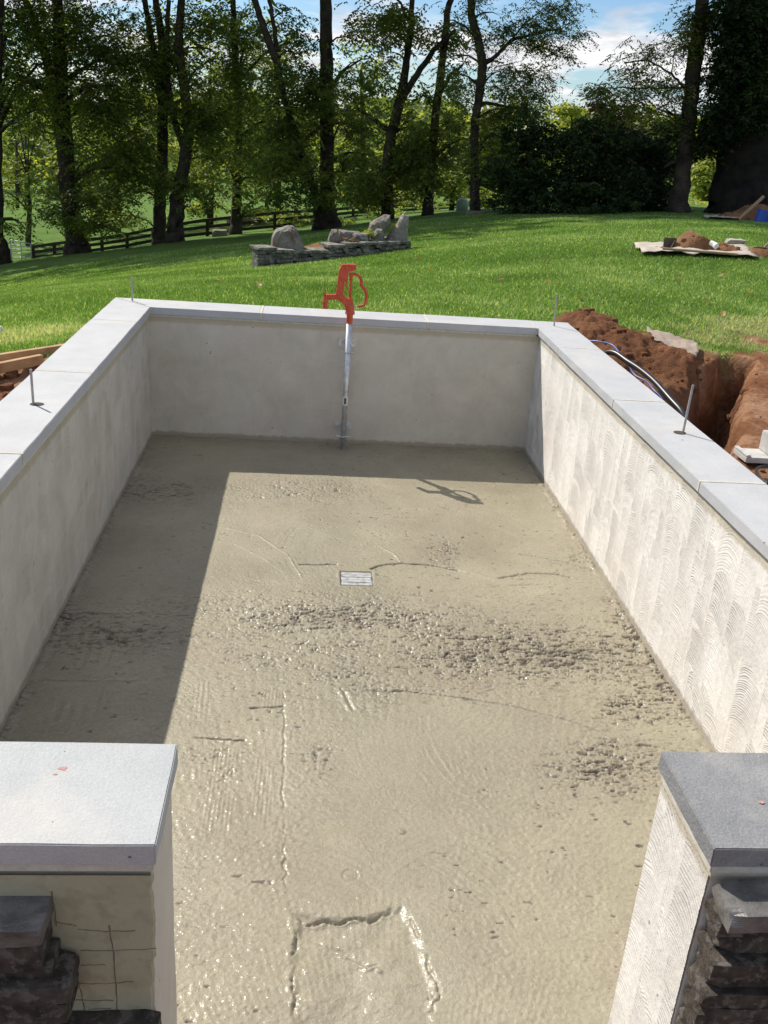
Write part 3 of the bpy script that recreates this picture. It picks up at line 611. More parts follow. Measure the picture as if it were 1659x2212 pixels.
# scratch coat with scored lines on the front face of the left stub
q = MB(); n = 160; V = []; fc = []
zz = np.linspace(-1.2, -.078, n)
for k, z in enumerate(zz):
    e = XFL-.018+.012*(float(fbm(np.array(z*26.), np.array(3.), 5))-.5)+(.005 if z > -.3 else 0)
    V += [(-.88, YF2+.004, z), (e, YF2+.004, z), (e+.004, YF2+.013, z)]
for k in range(n-1): a = 3*k; fc += [(a, a+1, a+4, a+3), (a+1, a+2, a+5, a+4)]
q.add(V, fc); q.build('scratch_coat', M['scratch'], fl_)
M['score'] = mat('score_shadow', (.16, .14, .10), .95, .1)[0]
q = MB()
def scorep(u, v): return at_y(u, v, YF2+.004)
for pts in [[(168, 2008), (230, 2012), (292, 2010)], [(175, 2053), (250, 2053), (338, 2049)], [(176, 2084), (228, 2084)], [(170, 2124), (230, 2125), (288, 2120)], [(50, 2160), (150, 2160), (245, 2161)], [(55, 2178), (155, 2180)], [(190, 2180), (240, 2178)],
            [(236, 1998), (245, 2060), (250, 2130), (256, 2205)], [(165, 2100), (176, 2150), (190, 2208)], [(105, 2148), (110, 2180), (120, 2210)], [(110, 1925), (118, 1960), (122, 2000)], [(120, 1990), (165, 2000)]]:
    P = [scorep(*a) for a in pts]; L = []
    for a, c in zip(P[:-1], P[1:]):
        for k in range(6): L.append(a+(c-a)*k/6+np.array([random.uniform(-.0012, .0012), 0, random.uniform(-.0012, .0012)]))
    L.append(P[-1]); rad = [random.uniform(.0008, .0018) for _ in L]; q.tube(L, rad, 5)
q.build('score_lines', M['score'], fl_)

def stone(parent, x0, x1, y0, y1, z0, z1, mt, seed=0, name='veneer_stone', chip=.18, label=None, div=7, bottom_flat=False):
    """split-face stone: a box cut finely, noise-pushed and chipped at the corners"""
    rg = random.Random(seed); bm = bmesh.new(); bmesh.ops.create_cube(bm, size=2)
    bmesh.ops.subdivide_edges(bm, edges=bm.edges[:], cuts=div, use_grid_fill=True)
    sx, sy, sz = (x1-x0)/2, (y1-y0)/2, (z1-z0)/2; mn = min(sx, sy, sz)
    planes = []
    for _ in range(9):
        n = Vector((rg.choice((-1, 1))*rg.uniform(.3, 1), rg.choice((-1, 1))*rg.uniform(.3, 1), rg.choice((-1, 1))*rg.uniform(.3, 1))); n.normalize()
        planes.append((n, (abs(n.x)*sx+abs(n.y)*sy+abs(n.z)*sz)*(1-chip*rg.uniform(.3, 1))))
    ox, oy = rg.uniform(0, 50), rg.uniform(0, 50)
    for v in bm.verts:
        c = Vector((v.co.x*sx, v.co.y*sy, v.co.z*sz))
        for n, d in planes:
            e = c.dot(n)-d
            if e > 0: c -= n*e
        nz = Vector([float(vn(np.array(c.x*9/mn*.05+ox+k*5), np.array((c.y+c.z*1.3)*9/mn*.05+oy), 3))-.5 for k in range(3)])
        nz2 = Vector([float(vn(np.array(c.x*.9/mn+ox+k*5), np.array((c.y+c.z*1.3)*.9/mn+oy), 3))-.5 for k in range(3)])
        v.co = c+nz*mn*.12+nz2*mn*.16+Vector(((x0+x1)/2, (y0+y1)/2, (z0+z1)/2))
    q = MB(); q.bm(bm)
    if parent == 'mb': return q
    o = q.build(name, mt, parent)
    if label: o['label'] = label
    return o
fy_ = YF2+.002
# left stub: three stones set so far and the course below
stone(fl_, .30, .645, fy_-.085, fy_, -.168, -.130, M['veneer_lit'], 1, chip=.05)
stone(fl_, .30, .640, fy_-.080, fy_, -.238, -.170, M['veneer'], 6, chip=.05)
stone(fl_, .30, .655, fy_-.07, fy_-.002, -.285, -.232, M['veneer'], 2, chip=.05)
stone(fl_, .22, .690, fy_-.10, fy_, -.305, -.262, M['veneer'], 3, chip=.06)
stone(fl_, .22, .683, fy_-.095, fy_, -.365, -.308, M['veneer'], 7, chip=.06)
stone(fl_, .22, .585, fy_-.09, fy_, -.470, -.372, M['veneer'], 4, chip=.08)
stone(fl_, .578, .85, fy_-.07, fy_, -.520, -.438, M['veneer'], 5, chip=.08)
for k in range(9):
    z = -.53-.072*(k//2); x = -.1+.45*(k % 2); stone(fl_, x, x+.43, fy_-.08, fy_, z-.068, z, M['veneer'], 10+k)
for k in range(7): stone(fl_, -.86, .21, fy_-.08, fy_, -.12-.11*k, -.015-.11*k, M['veneer'], 30+k, chip=.08)
# right stub: stacked courses, each stone irregular
z = -.082; rg = random.Random(5); row = 0
while z > -1.15 and row < 30:
    hgt = [.044, .036, .045, .032, .048, .038, .030, .044, .036, .050, .034, .04, .045, .036, .04, .045, .034, .04, .036][row % 19]
    x = XFR+.010+[.004, .0, .014, -.004, .010, -.002, .018, .002][row % 8]; k = 0
    while x < 3.35:
        wd = rg.uniform(.14, .34); dp = rg.uniform(.06, .095)+(.012 if row == 0 else 0)
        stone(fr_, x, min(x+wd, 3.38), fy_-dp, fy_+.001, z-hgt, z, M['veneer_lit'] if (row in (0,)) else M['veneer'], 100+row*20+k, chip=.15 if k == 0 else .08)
        x += wd+.004; k += 1
    z -= hgt+.004; row += 1

# ------------------------------------------------------------------ anchor rods
rods = [((286, 650), (284, 597), 'rear left corner', 0), ((1197, 704), (1203, 640), 'rear right corner', 0), ((72, 873), (66, 798), 'left wall', 1), ((1475, 935), (1498, 832), 'right wall', 1)]
labs = ['thin steel anchor rod rising from the coping at the rear left corner', 'thin steel anchor rod at the rear right corner beside the red dirt mound',
        'steel anchor rod with dark hole at its foot on the left wall coping', 'tall steel anchor rod with open hole beside it on the right wall coping']
for (bu, tu, _, hl), lb in zip(rods, labs):
    bp = at_z(*bu, 0.0); tp = at_y(*tu, bp[1]); tp[1] += .004
    ar = empty('anchor_rod', tuple(bp), lb, 'anchor rod', 'anchor rods in the coping')
    q = MB(); d = tp-bp; L = []; rd = []
    for k in range(41):
        f = k/40; L.append(bp+d*f+np.array([0, 0, -.01*(1-f)])); rd.append(.0062 if k % 2 else .0054)
    q.tube(L, rd, 10); q.build('threaded_rod', M['steel'], ar)
    if hl:
        sx = 1 if bp[0] < 1 else -1; q = MB(); cx = bp[0]+.016*sx; V = [(cx, bp[1], .0022)]; n = 20
        for k in range(n): a = 2*math.pi*k/n; V.append((cx+.031*math.cos(a)+.001*math.sin(5*a), bp[1]+.026*math.sin(a), .0022))
        q.add(V, [(0, 1+k, 1+(k+1) % n) for k in range(n)]); q.build('hole', mat('hole_dark', (.09, .075, .06), .95, .1)[0], ar)

# ------------------------------------------------------------------ yard hydrant
HYX, HYY = 1.394, 6.62
hy = empty('yard_hydrant', (HYX, HYY, ZF), 'red lever yard hydrant on a galvanised pipe at the rear wall', 'hydrant')
def hp(px, py): P = at_y(633.6+px*.2083, 547.2+py*.2083, HYY); return (P[0], P[2])
q = MB(); q.tube([(HYX, HYY, ZF-.06), (HYX, HYY, -.012)], .0205, 20); q.build('pipe', M['galv'], hy, True)
q = MB(); q.tube([(HYX, HYY, -.016), (HYX, HYY, .075)], .0225, 18)
x_, z_ = hp(585, 620); q.tube([(HYX, HYY, z_-.008), (HYX, HYY, z_+.012)], .034, 8); q.tube([(HYX, HYY, z_+.01), (HYX, HYY, z_+.03), (HYX, HYY, z_+.065)], [.030, .029, .022], 16)
q.prism([hp(*a) for a in [(345, 425), (520, 425), (530, 445), (560, 465), (612, 470), (622, 520), (628, 600), (545, 600), (540, 570), (520, 530), (480, 490), (440, 478), (360, 480), (352, 495), (318, 495), (312, 470), (325, 440)]], HYY-.013, HYY+.013)
q.build('head_casting', M['red'], hy)
q = MB(); a = hp(338, 440); a2 = hp(330, 500); a3 = hp(329, 572)
q.tube([(a[0]+.02, HYY, a[1]-.008), (a[0], HYY, a[1]-.012), (a2[0], HYY, a2[1]), (a3[0], HYY, a3[1])], [.018, .018, .017, .0185], 14)
q.tube([(a2[0], HYY, a2[1]+.002), (a2[0], HYY, a2[1]-.006)], .0215, 14); q.prism([hp(*k) for k in [(312, 445), (306, 400), (316, 394), (342, 432)]], HYY-.006, HYY+.006)
q.build('spout', M['red'], hy)
q = MB(); q.prism([hp(*a) for a in [(505, 112), (540, 112), (534, 250), (523, 400), (495, 440), (440, 430), (455, 330), (470, 200), (485, 150)]], HYY-.017, HYY+.012); q.build('lever_arm', M['red'], hy)
q = MB(); q.prism([hp(*a) for a in [(545, 112), (650, 115), (656, 130), (652, 168), (640, 178), (585, 186), (570, 205), (566, 300), (535, 300), (528, 250)]], HYY-.014, HYY+.016)
q.tube([(hp(608, 155)[0], HYY-.020, hp(608, 155)[1]), (hp(608, 155)[0], HYY+.02, hp(608, 155)[1])], .006, 10); q.build('lever_head', M['red'], hy)
q = MB(); P = [hp(*a) for a in [(622, 210), (660, 222), (692, 245), (706, 285), (706, 325), (722, 350), (752, 390), (760, 440), (752, 500), (730, 540), (690, 548), (655, 552)]]
L = []
for a, c in zip(P[:-1], P[1:]):
    for k in range(3): L.append((a[0]+(c[0]-a[0])*k/3, HYY-.002, a[1]+(c[1]-a[1])*k/3))
L.append((P[-1][0], HYY-.002, P[-1][1])); q.tube(L, [.0085+.0035*math.sin(min(1, k/len(L)*1.2)*math.pi) for k in range(len(L))], 12)
q.build('handle', M['red'], hy, True)
q = MB(); a = hp(600, 200); c = hp(598, 275); q.tube([(a[0], HYY, a[1]), (c[0], HYY, c[1])], .0125, 12); a = c; c = hp(590, 470); L = []; rd = []
for k in range(29): f = k/28; L.append((a[0]+(c[0]-a[0])*f, HYY, a[1]+(c[1]-a[1])*f)); rd.append(.0115 if (k % 4 < 2 and k > 6) else .0085)
q.tube(L, rd, 12); q.build('plunger_rod', M['red'], hy)
q = MB(); L = [hp(553, 300), (hp(550, 330)), hp(562, 360), hp(578, 395), hp(580, 440)]; q.tube([(a[0], HYY-.006, a[1]) for a in L], .0042, 8); q.build('link', M['red'], hy)
q = MB(); a = hp(648, 552); n = 16; L = [(a[0]+.008*math.cos(2*math.pi*k/n), HYY-.014, a[1]+.008*math.sin(2*math.pi*k/n)) for k in range(n+1)]; q.tube(L, .0025, 6); q.build('lock_ring', M['galv'], hy)
cw = YB+OV
for bz, rz in ((-.182, -.222), (-.800, -.848)):
    q = MB(); q.box((HYX-.062, cw-.006, bz-.028), (HYX+.062, cw-.001, bz+.028), .002); q.box((HYX-.02, HYY+.018, bz-.02), (HYX-.015, cw-.004, bz+.02)); q.box((HYX+.015, HYY+.018, bz-.02), (HYX+.02, cw-.004, bz+.02))
    for sx in (-.045, .045): q.tube([(HYX+sx, cw-.006, bz), (HYX+sx, cw-.014, bz)], .008, 6)
    br = q.build('wall_bracket', M['galv'], hy)
    q = MB(); n = 20; L = [(HYX+.0245*math.cos(2*math.pi*k/n), HYY+.0245*math.sin(2*math.pi*k/n), rz) for k in range(n+1)]; q.tube(L, .0045, 6)
    q.tube([(HYX-.05, HYY-.006, rz+.002), (HYX-.022, HYY-.012, rz)], .005, 8); q.tube([(HYX+.022, HYY-.012, rz), (HYX+.050, HYY-.006, rz+.001)], .005, 8); q.tube([(HYX-.05, HYY-.006, rz-.008), (HYX-.05, HYY-.006, rz+.010)], .006, 8); q.build('pipe_clamp', M['galv'], hy)
def sticker(z0, z1, a0, a1, r, mt, name):
    q = MB(); n = 10; V = []
    for z in (z0, z1):
        for k in range(n+1): a = a0+(a1-a0)*k/n; V.append((HYX+r*math.sin(a), HYY-r*math.cos(a), z))
    q.add(V, [(k, k+1, n+2+k, n+1+k) for k in range(n)]); return q.build(name, mt, hy)
sz = at_y(536/1106*400*.576+633.6, 547.2+1525*.2083, HYY)[2]
stk = sticker(sz-.032, sz+.032, -1.1, 1.1, .0212, M['white'], 'sticker')
q2 = sticker(sz-.024, sz+.022, -.45, .35, .0216, mat('sticker_print', (.10, .07, .06), .5)[0], 'print'); q2.parent = stk
for nm, px, py in (('rim_bolt', 497, 395),): pass
# ------------------------------------------------------------------ stone planter and its boulders
pa = at_y(555, 578, 18.0); pb = at_y(882, 549, 19.4)
def gz(x, y): return float(ground_z(np.array([x]), np.array([y]))[0])
pl = empty('stone_planter', (pa[0], pa[1], gz(pa[0], pa[1])), 'low curved dry stacked stone planter wall in the middle of the lawn', 'stone wall')
q = MB(); rg = random.Random(3)
Ltot = math.hypot(pb[0]-pa[0], pb[1]-pa[1]); dx, dy = (pb[0]-pa[0])/Ltot, (pb[1]-pa[1])/Ltot
def topz(f):
    u = 551+f*331; vtop = [531, 538, 541, 541, 528, 524, 522, 521, 521][min(8, int(f*8))]*(1-(f*8 % 1))+[531, 538, 541, 541, 528, 524, 522, 521, 521][min(8, int(f*8)+1)]*(f*8 % 1)
    return at_y(u, vtop, pa[1]+(pb[1]-pa[1])*f)[2]
s = 0.0; zrow = 0
for rowi in range(12):
    s = 0.0
    while s < Ltot:
        wd = rg.uniform(.14, .42); f = min(1, max(0, (s+wd/2)/Ltot)); x = pa[0]+dx*s; y = pa[1]+dy*s+.03*math.sin(f*7)
        gz_ = gz(x, y)-.06; z0 = gz_+rowi*.062; z1 = z0+rg.uniform(.052, .066); tz = topz(f)-.04
        if z0 > tz: s += wd; continue
        z1 = min(z1, tz+.03)
        st = stone('mb', s, min(s+wd-.012, Ltot+.03), -rg.uniform(.0, .05), .26, z0, max(z1, z0+.03), None, rowi*50+int(s*20)+7, chip=.1, div=4)
        V = np.concatenate(st.V); V2 = np.stack([pa[0]+dx*V[:, 0]-dy*V[:, 1], pa[1]+dy*V[:, 0]+dx*V[:, 1], V[:, 2]], 1); q.add(V2, st.F); s += wd
# flat cap stones, side return and back curve
for k in range(9):
    f = (k+.5)/9; x = f*Ltot; z = topz(f)-.045
    st = stone('mb', x-.2, x+.19, -.07, .34, z, z+.05, None, 900+k, chip=.1, div=4); V = np.concatenate(st.V); q.add(np.stack([pa[0]+dx*V[:, 0]-dy*V[:, 1], pa[1]+dy*V[:, 0]+dx*V[:, 1], V[:, 2]], 1), st.F)
for side, L0 in ((0, .40), (1, .9)):
    for rowi in range(8):
        yy = .2
        while yy < L0:
            wd = rg.uniform(.16, .34); xx = .0 if side == 0 else Ltot-.24; px = pa[0]+dx*xx-dy*yy; py = pa[1]+dy*xx+dx*yy; z0 = gz(px, py)-.06+rowi*.062
            if z0 < topz(0 if side == 0 else 1)-.05:
                st = stone('mb', xx+(-.02 if side else .02+yy*.35), xx+.26+(.0 if side else yy*.35), yy, yy+wd-.01, z0, z0+.058, None, 1200+rowi*9+int(yy*10)+side*77, chip=.1, div=4); V = np.concatenate(st.V)
                q.add(np.stack([pa[0]+dx*V[:, 0]-dy*V[:, 1], pa[1]+dy*V[:, 0]+dx*V[:, 1], V[:, 2]], 1), st.F)
            yy += wd
q.build('stacked_stones', M['schist'], pl)
q = MB(); n = 24; V = []; z = topz(.4)-.07   # soil fill
for k in range(n): a = 2*math.pi*k/n; xx = Ltot/2+(Ltot/2-.16)*math.cos(a)+.12; yy = .52+.4*math.sin(a); V.append((pa[0]+dx*xx-dy*yy, pa[1]+dy*xx+dx*yy, topz(min(1, max(0, xx/Ltot)))-.08))
V.append((pa[0]+dx*Ltot/2-dy*.6, pa[1]+dy*Ltot/2+dx*.6, z+.02)); q.add(V, [(k, (k+1) % n, n) for k in range(n)]); q.build('planter_soil', M['soil_far'], pl)
def boulder(outline, y, depth, label, mt, seed, tilt=0):
    """rock whose silhouette is given by photo points; given thickness, rounded and roughened"""
    rg = random.Random(seed); P = [at_y(u, v, y) for u, v in outline]; cx = sum(p[0] for p in P)/len(P); cz = sum(p[2] for p in P)/len(P); zb = min(p[2] for p in P)
    rings = []
    for k, (s, d) in enumerate([(.55, -.5), (.86, -.36), (1.0, -.1), (1.0, .14), (.84, .38), (.5, .5)]):
        ring = []
        for p in P:
            ring.append((cx+(p[0]-cx)*s+rg.uniform(-.02, .02)*depth, y+d*depth+depth/2+rg.uniform(-.06, .06)*depth+tilt*(p[2]-zb), (cz+(p[2]-cz)*(s if p[2] > cz else 1))+rg.uniform(-.02, .02)*depth))
        rings.append(ring)
    n = len(P); V = [v for r in rings for v in r]; fc = []
    for k in range(len(rings)-1):
        for i in range(n): fc.append((k*n+i, k*n+(i+1) % n, (k+1)*n+(i+1) % n, (k+1)*n+i))
    fc += [tuple(range(n))[::-1], tuple((len(rings)-1)*n+i for i in range(n))]
    bm = bmesh.new(); vs = [bm.verts.new(v) for v in V]
    for f in fc: bm.faces.new([vs[i] for i in f])
    bmesh.ops.triangulate(bm, faces=bm.faces[:]); bmesh.ops.recalc_face_normals(bm, faces=bm.faces[:]); bmesh.ops.subdivide_edges(bm, edges=bm.edges[:], cuts=1)
    for v in bm.verts: v.co += Vector([rg.uniform(-1, 1) for _ in range(3)])*.012*depth*2
    q = MB(); q.bm(bm); o = q.build('boulder', mt); tag(o, label, 'boulder', 'boulders on the stone planter'); return o
boulder([(584, 536), (586, 515), (594, 500), (607, 494), (622, 490), (634, 492), (642, 503), (651, 525), (658, 542)], 18.5, .5, 'large rounded grey boulder alone at the left end of the stone planter', M['boulder'], 1)
boulder([(708, 523), (712, 508), (717, 497), (729, 498), (734, 512), (733, 525)], 19.0, .3, 'small pointed boulder left of the flat blocks on the planter', M['boulder'], 2)
boulder([(733, 524), (732, 499), (745, 500), (770, 502), (777, 503), (775, 524)], 19.3, .35, 'flat topped dark stone block in the middle of the planter', M['boulder'], 3)
boulder([(761, 510), (765, 505), (795, 505), (799, 511), (797, 523), (763, 523)], 19.1, .3, 'squat dark stone slab beside the flat topped block', M['schist'], 4)
boulder([(798, 524), (797, 500), (800, 484), (815, 474), (832, 465), (843, 467), (845, 485), (836, 500), (829, 520)], 19.5, .4, 'tall brown jagged boulder leaning left of the standing slab', M['boulder'], 5)
boulder([(806, 525), (808, 505), (815, 496), (826, 497), (832, 508), (830, 525)], 19.2, .3, 'small pinkish boulder at the foot of the jagged one', M['boulder'], 6)
boulder([(833, 545), (832, 523), (846, 500), (860, 485), (866, 470), (873, 464), (885, 467), (884, 490), (880, 548)], 19.5, .35, 'tall pale standing slab at the right end of the planter', M['boulder'], 7)

# ------------------------------------------------------------------ foliage machinery
def leaf_quads(C, A, B):
    """diamond leaves: centre C, half axes A, B"""
    n = len(C); V = np.stack([C-A, C+B, C+A, C-B], 1).reshape(-1, 3); return V
def unit(v): return v/np.maximum(np.linalg.norm(v, axis=-1, keepdims=True), 1e-9)
def sprays(centers, length, nleaf, lw, ll, droop=.5, rng=RNG):
    """compound leaves: leaflets in pairs along drooping stalks"""
    n = len(centers); th = rng.uniform(0, 2*np.pi, n); d0 = np.stack([np.cos(th), np.sin(th), rng.uniform(-.5, .25, n)], 1); d0 = unit(d0)
    L = length*rng.uniform(.6, 1.25, n); Cs = []; As = []; Bs = []
    side = unit(np.cross(d0, np.array([0, 0, 1.0])))
    for k in range(nleaf):
        f = (k//2+.5)/(nleaf/2); sg = 1 if k % 2 else -1
        pos = centers+d0*(L*f)[:, None]+np.array([0, 0, -1.0])*(droop*L*f*f)[:, None]
        ax = unit(side*sg+d0*.5+np.array([0, 0, -1.0])*rng.uniform(.1, .9, (n, 1))+rng.normal(0, .2, (n, 3)))
        l = ll*rng.uniform(.7, 1.2, (n, 1)); nrm = unit(np.cross(ax, d0)+rng.normal(0, .45, (n, 3))); bb = unit(np.cross(ax, nrm))
        Cs.append(pos+ax*l*.55); As.append(ax*l*.5); Bs.append(bb*lw*.5*rng.uniform(.7, 1.2, (n, 1)))
    return leaf_quads(np.concatenate(Cs), np.concatenate(As), np.concatenate(Bs)), nleaf
def crown_mesh(name, parts, mt, parent, tints=(0, 1)):
    V = np.concatenate([p[0] for p in parts]); n = len(V)//4; Fc = np.arange(n*4).reshape(n, 4)
    V = V-np.array(parent.location) if parent else V
    o = mesh_obj(name, V, Fc, mt, parent); tn = np.repeat(np.concatenate([p[1] for p in parts]), 4); set_attr(o, 'tint', np.clip(tn, 0, 1)); return o
def clump_points(cx, cy, cz, rx, ry, rz, n, rng=RNG, clumps=None):
    """points gathered in sub-clumps inside an ellipsoid, leaving gaps"""
    m = clumps or max(3, int(n/26)); a = unit(rng.normal(size=(m, 3)))*rng.uniform(0, 1, (m, 1))**.42; k = rng.integers(0, m, n)
    spread = .9/m**.33+.08
    P = a[k]+rng.normal(0, 1, (n, 3))*spread*np.array([.55, .55, .40]); base = rng.uniform(.25, .75, m)[k]
    return np.array([cx, cy, cz])+P*np.array([rx, ry, rz]), base
def tree(name, label, base, y, trunks, blobs, mt='leaf', top=None, group=None, leaf=(.66, 12, .085, .21), cat='tree', bark='bark', droop=.5, ybl=1.0, dens=1.0, tall=False):
    """base (u,v) on the ground at depth y; trunks = [[(u,v,width_px,dy)...]]; blobs = [(u,v,ru,rv,count,dy)] in photo terms, turned into metres at this depth"""
    b = at_y(*base, y); z0 = gz(b[0], b[1]); t_ = empty(name, (b[0], b[1], z0), label, cat, group); q = MB()
    for tr in trunks:
        L = []; rd = []
        for (u, v, wpx, dyy) in tr:
            P = at_y(u, v, y+dyy); L.append(P); rd.append(max(.02, wpx/2/F*np.linalg.norm(P-CAM)))
        # refine with jitter
        L2 = []; r2 = []
        for i in range(len(L)-1):
            m = 6; sl_ = np.linalg.norm(L[i+1]-L[i])
            for k in range(m):
                f = k/m; c = L[i]*(1-f)+L[i+1]*f
                if i and i < len(L)-1 or k: c = c+np.array([random.uniform(-1, 1), random.uniform(-1, 1), random.uniform(-1, 1)*(rd[i] < .15)])*max(rd[i]*.10, .028*sl_*(rd[i] < .15))
                L2.append(c); r2.append((rd[i]*(1-f)+rd[i+1]*f)*random.uniform(.95, 1.05))
        L2.append(L[-1]); r2.append(rd[-1])
        if tr is trunks[0]:
            kk_ = [i for i in range(len(L2)) if L2[i][2] > z0+.05]; b0_ = np.array([b[0], b[1], z0-.3]); L2 = [b0_]+[L2[i] for i in kk_]; r2 = [r2[0]]+[r2[i] for i in kk_]
        q.tube(L2, r2, 10)
    parts = []; limb = []
    for (u, v, ru, rv, cnt, dyy) in blobs:
        c = at_y(u, v, y+dyy); s = np.linalg.norm(c-CAM)/F; rx, rz = ru*s, rv*s; ry = min(max(rx, rz), 4.5)*ybl
        P, bs = clump_points(c[0], c[1], c[2], rx, ry, rz, int(cnt*dens)); Vv, nl = sprays(P, leaf[0], leaf[1], leaf[2], leaf[3], droop)
        parts.append((Vv, np.tile(bs, nl)+RNG.normal(0, .18, len(bs)*nl)))
        limb.append((c, rx, P))
    if top:
        for (hx, hy_, hz, rr1, rz1, cnt) in top:
            c = np.array([b[0]+hx, b[1]+hy_, z0+hz]); P, bs = clump_points(*c, rr1, rr1, rz1, int(cnt*1.7)); Vv, nl = sprays(P, leaf[0]*2.4, 8, .42, .75, droop)
            parts.append((Vv, np.tile(bs, nl)+RNG.normal(0, .18, len(bs)*nl))); limb.append((c, rr1, P))
            if dens == DN or tall:
                P, bs = clump_points(c[0], c[1], c[2]+7.5, rr1, rr1, rz1*1.2, int(cnt*1.9)); Vv, nl = sprays(P, leaf[0]*2.6, 8, .50, .9, droop); parts.append((Vv, np.tile(bs, nl))); limb.append((c+np.array([0, 0, 7.5]), rr1, P))
    # limbs reaching from the trunk to the clumps
    tp = [P for tr in trunks for P in [at_y(u, v, y+dd) for u, v, _, dd in tr]]
    tw = [w_/2/F*y for tr in trunks for _, _, w_, _ in tr]
    for c, rx, P in limb:
        for _ in range(3 if len(P) > 60 else 2):
            e = P[RNG.integers(0, len(P))]; js = sorted(range(len(tp)), key=lambda i: np.linalg.norm(tp[i]-e)+(3 if tp[i][2] > e[2] else 0)); s = tp[js[0]]
            m1 = s*.6+e*.4+np.array([0, 0, .15*np.linalg.norm(e-s)]); m2 = s*.25+e*.75+np.array([0, 0, .12*np.linalg.norm(e-s)]); r0 = min(tw[js[0]]*.5, .02+.022*np.linalg.norm(e-s))
            q.tube([s, m1, m2, e], [r0, r0*.7, r0*.45, r0*.15], 6)
    q.build('trunk', M[bark], t_, True); crown_mesh('crown', parts, M[mt], t_); return t_
UPC = lambda *a: a
grp = 'tall walnut trees along the pasture fence'; DN = .84
tree('tree', 'tall tree cut by the left edge of the photo, showing low leaves and root flare', (-2, 572), 46, [[(-8, 572, 60, 0), (-12, 500, 34, 0), (-14, 300, 30, 0), (-10, 0, 28, 0), (-5, -150, 20, 0)]],
     [(-30, 120, 110, 150, 420, 0), (20, 60, 90, 80, 260, 1), (30, 230, 70, 90, 150, 0), (30, 490, 50, 20, 40, -1)], top=[(0, 0, 19, 7, 4, 330)], group=grp, dens=DN)
tree('tree', 'forked tree with a thick flared base nearest the metal gate on the left', (168, 548), 50,
     [[(168, 552, 62, 0), (166, 525, 44, 0), (155, 470, 36, 0), (146, 400, 31, 0), (140, 310, 33, 0), (133, 265, 36, 0), (131, 180, 28, 0), (128, 90, 22, 0), (124, 0, 18, 0), (120, -120, 12, 0)],
      [(136, 290, 24, 0), (118, 235, 17, -.5), (95, 190, 13, -1), (55, 172, 10, -1.5), (10, 160, 6, -2)], [(134, 262, 22, 0), (100, 130, 16, .5), (78, 55, 14, 1), (50, -10, 12, 1), (20, -90, 8, 1)]],
     [(90, 100, 95, 100, 650, 0), (220, 110, 100, 110, 950, -1), (240, 230, 95, 100, 760, -1), (250, 340, 75, 70, 380, 0), (100, 40, 120, 50, 420, 1), (170, 455, 60, 50, 260, -1.2), (215, 440, 42, 60, 170, -.8), (60, 240, 60, 50, 110, -1), (95, 400, 40, 50, 90, 0), (240, 480, 35, 18, 60, -.5)], top=[(-2, 1, 17.5, 7, 4, 360)], group=grp, dens=DN)
tree('tree', 'straight dark tree immediately left of the slightly wider paired trunk', (343, 527), 51, [[(343, 530, 34, 0), (344, 500, 27, 0), (346, 430, 24, 0), (350, 340, 22, 0), (352, 240, 20, 0), (355, 120, 17, 0), (345, 50, 14, 0), (325, -60, 9, 0)], [(352, 240, 15, 0), (334, 120, 12, 0), (312, 0, 10, 0), (300, -80, 7, 0)]],
     [(320, 90, 80, 80, 420, 0), (300, 300, 70, 80, 420, -.8), (340, 380, 70, 45, 260, -.8), (290, 420, 40, 40, 100, 0), (390, 110, 60, 50, 160, 1)], top=[(0, 0, 18, 6.5, 4, 330)], group=grp, dens=DN)
tree('tree', 'wide tree right of its close neighbour, trunk leaning right as it rises', (380, 529), 49, [[(381, 532, 46, 0), (379, 500, 33, 0), (383, 430, 30, 0), (398, 350, 24, 0), (408, 290, 22, 0), (400, 200, 19, 0), (385, 100, 17, 0), (392, 0, 14, 0), (398, -100, 9, 0)], [(400, 330, 14, 0), (370, 240, 12, 0), (358, 130, 10, .5), (365, 0, 8, 1)]],
     [(430, 60, 70, 60, 230, 0), (400, 215, 70, 70, 420, -1), (450, 300, 70, 80, 400, -1), (430, 410, 55, 40, 180, -1), (360, 170, 60, 60, 250, 0)], 'leaf', top=[(0, 0, 17.5, 6.5, 4, 330)], group=grp, dens=DN)
tree('tree', 'mid green tree with slender trunk standing over the grey rock by the fence', (509, 505), 53, [[(509, 508, 30, 0), (509, 480, 21, 0), (512, 400, 19, 0), (515, 300, 16, 0), (512, 180, 13, 0), (505, 60, 11, 0), (500, -60, 8, 0)]],
     [(530, 190, 85, 110, 850, -.5), (520, 330, 65, 80, 520, -.8), (560, 420, 42, 30, 90, -1), (500, 80, 70, 60, 280, 0), (570, 110, 50, 60, 160, 1)], 'leaf', top=[(0, 0, 17.5, 6, 4, 280)], group=grp, dens=DN)
tree('tree', 'largest fenceside tree behind the planter, with wide roots and a second leaning stem', (708, 496), 47,
     [[(708, 500, 72, 0), (707, 478, 48, 0), (706, 430, 34, 0), (706, 350, 30, 0), (706, 200, 27, 0), (704, 100, 26, 0), (703, 0, 24, 0), (700, -120, 16, 0)], [(694, 490, 26, 0), (686, 440, 20, -.3), (668, 380, 16, -.6), (645, 310, 15, -1), (620, 230, 11, -1.4), (596, 130, 15, -1.6), (570, 60, 13, -1.6), (545, -10, 12, -1.6), (520, -90, 8, -1.6)], [(600, 110, 9, -1.6), (590, 40, 8, -1.2), (575, -30, 6, -1)]],
     [(640, 210, 70, 80, 560, -1.5), (625, 320, 60, 70, 420, -1.8), (720, 250, 60, 60, 230, -1), (760, 330, 60, 70, 300, -1), (690, 390, 65, 40, 200, -1.6), (640, 60, 60, 60, 150, 0), (770, 90, 70, 70, 170, 0), (590, 400, 40, 40, 90, -1.4), (745, 160, 50, 60, 110, 0)], 'leaf', top=[(0, 0, 17, 6.5, 4, 330)], group=grp, dens=DN)
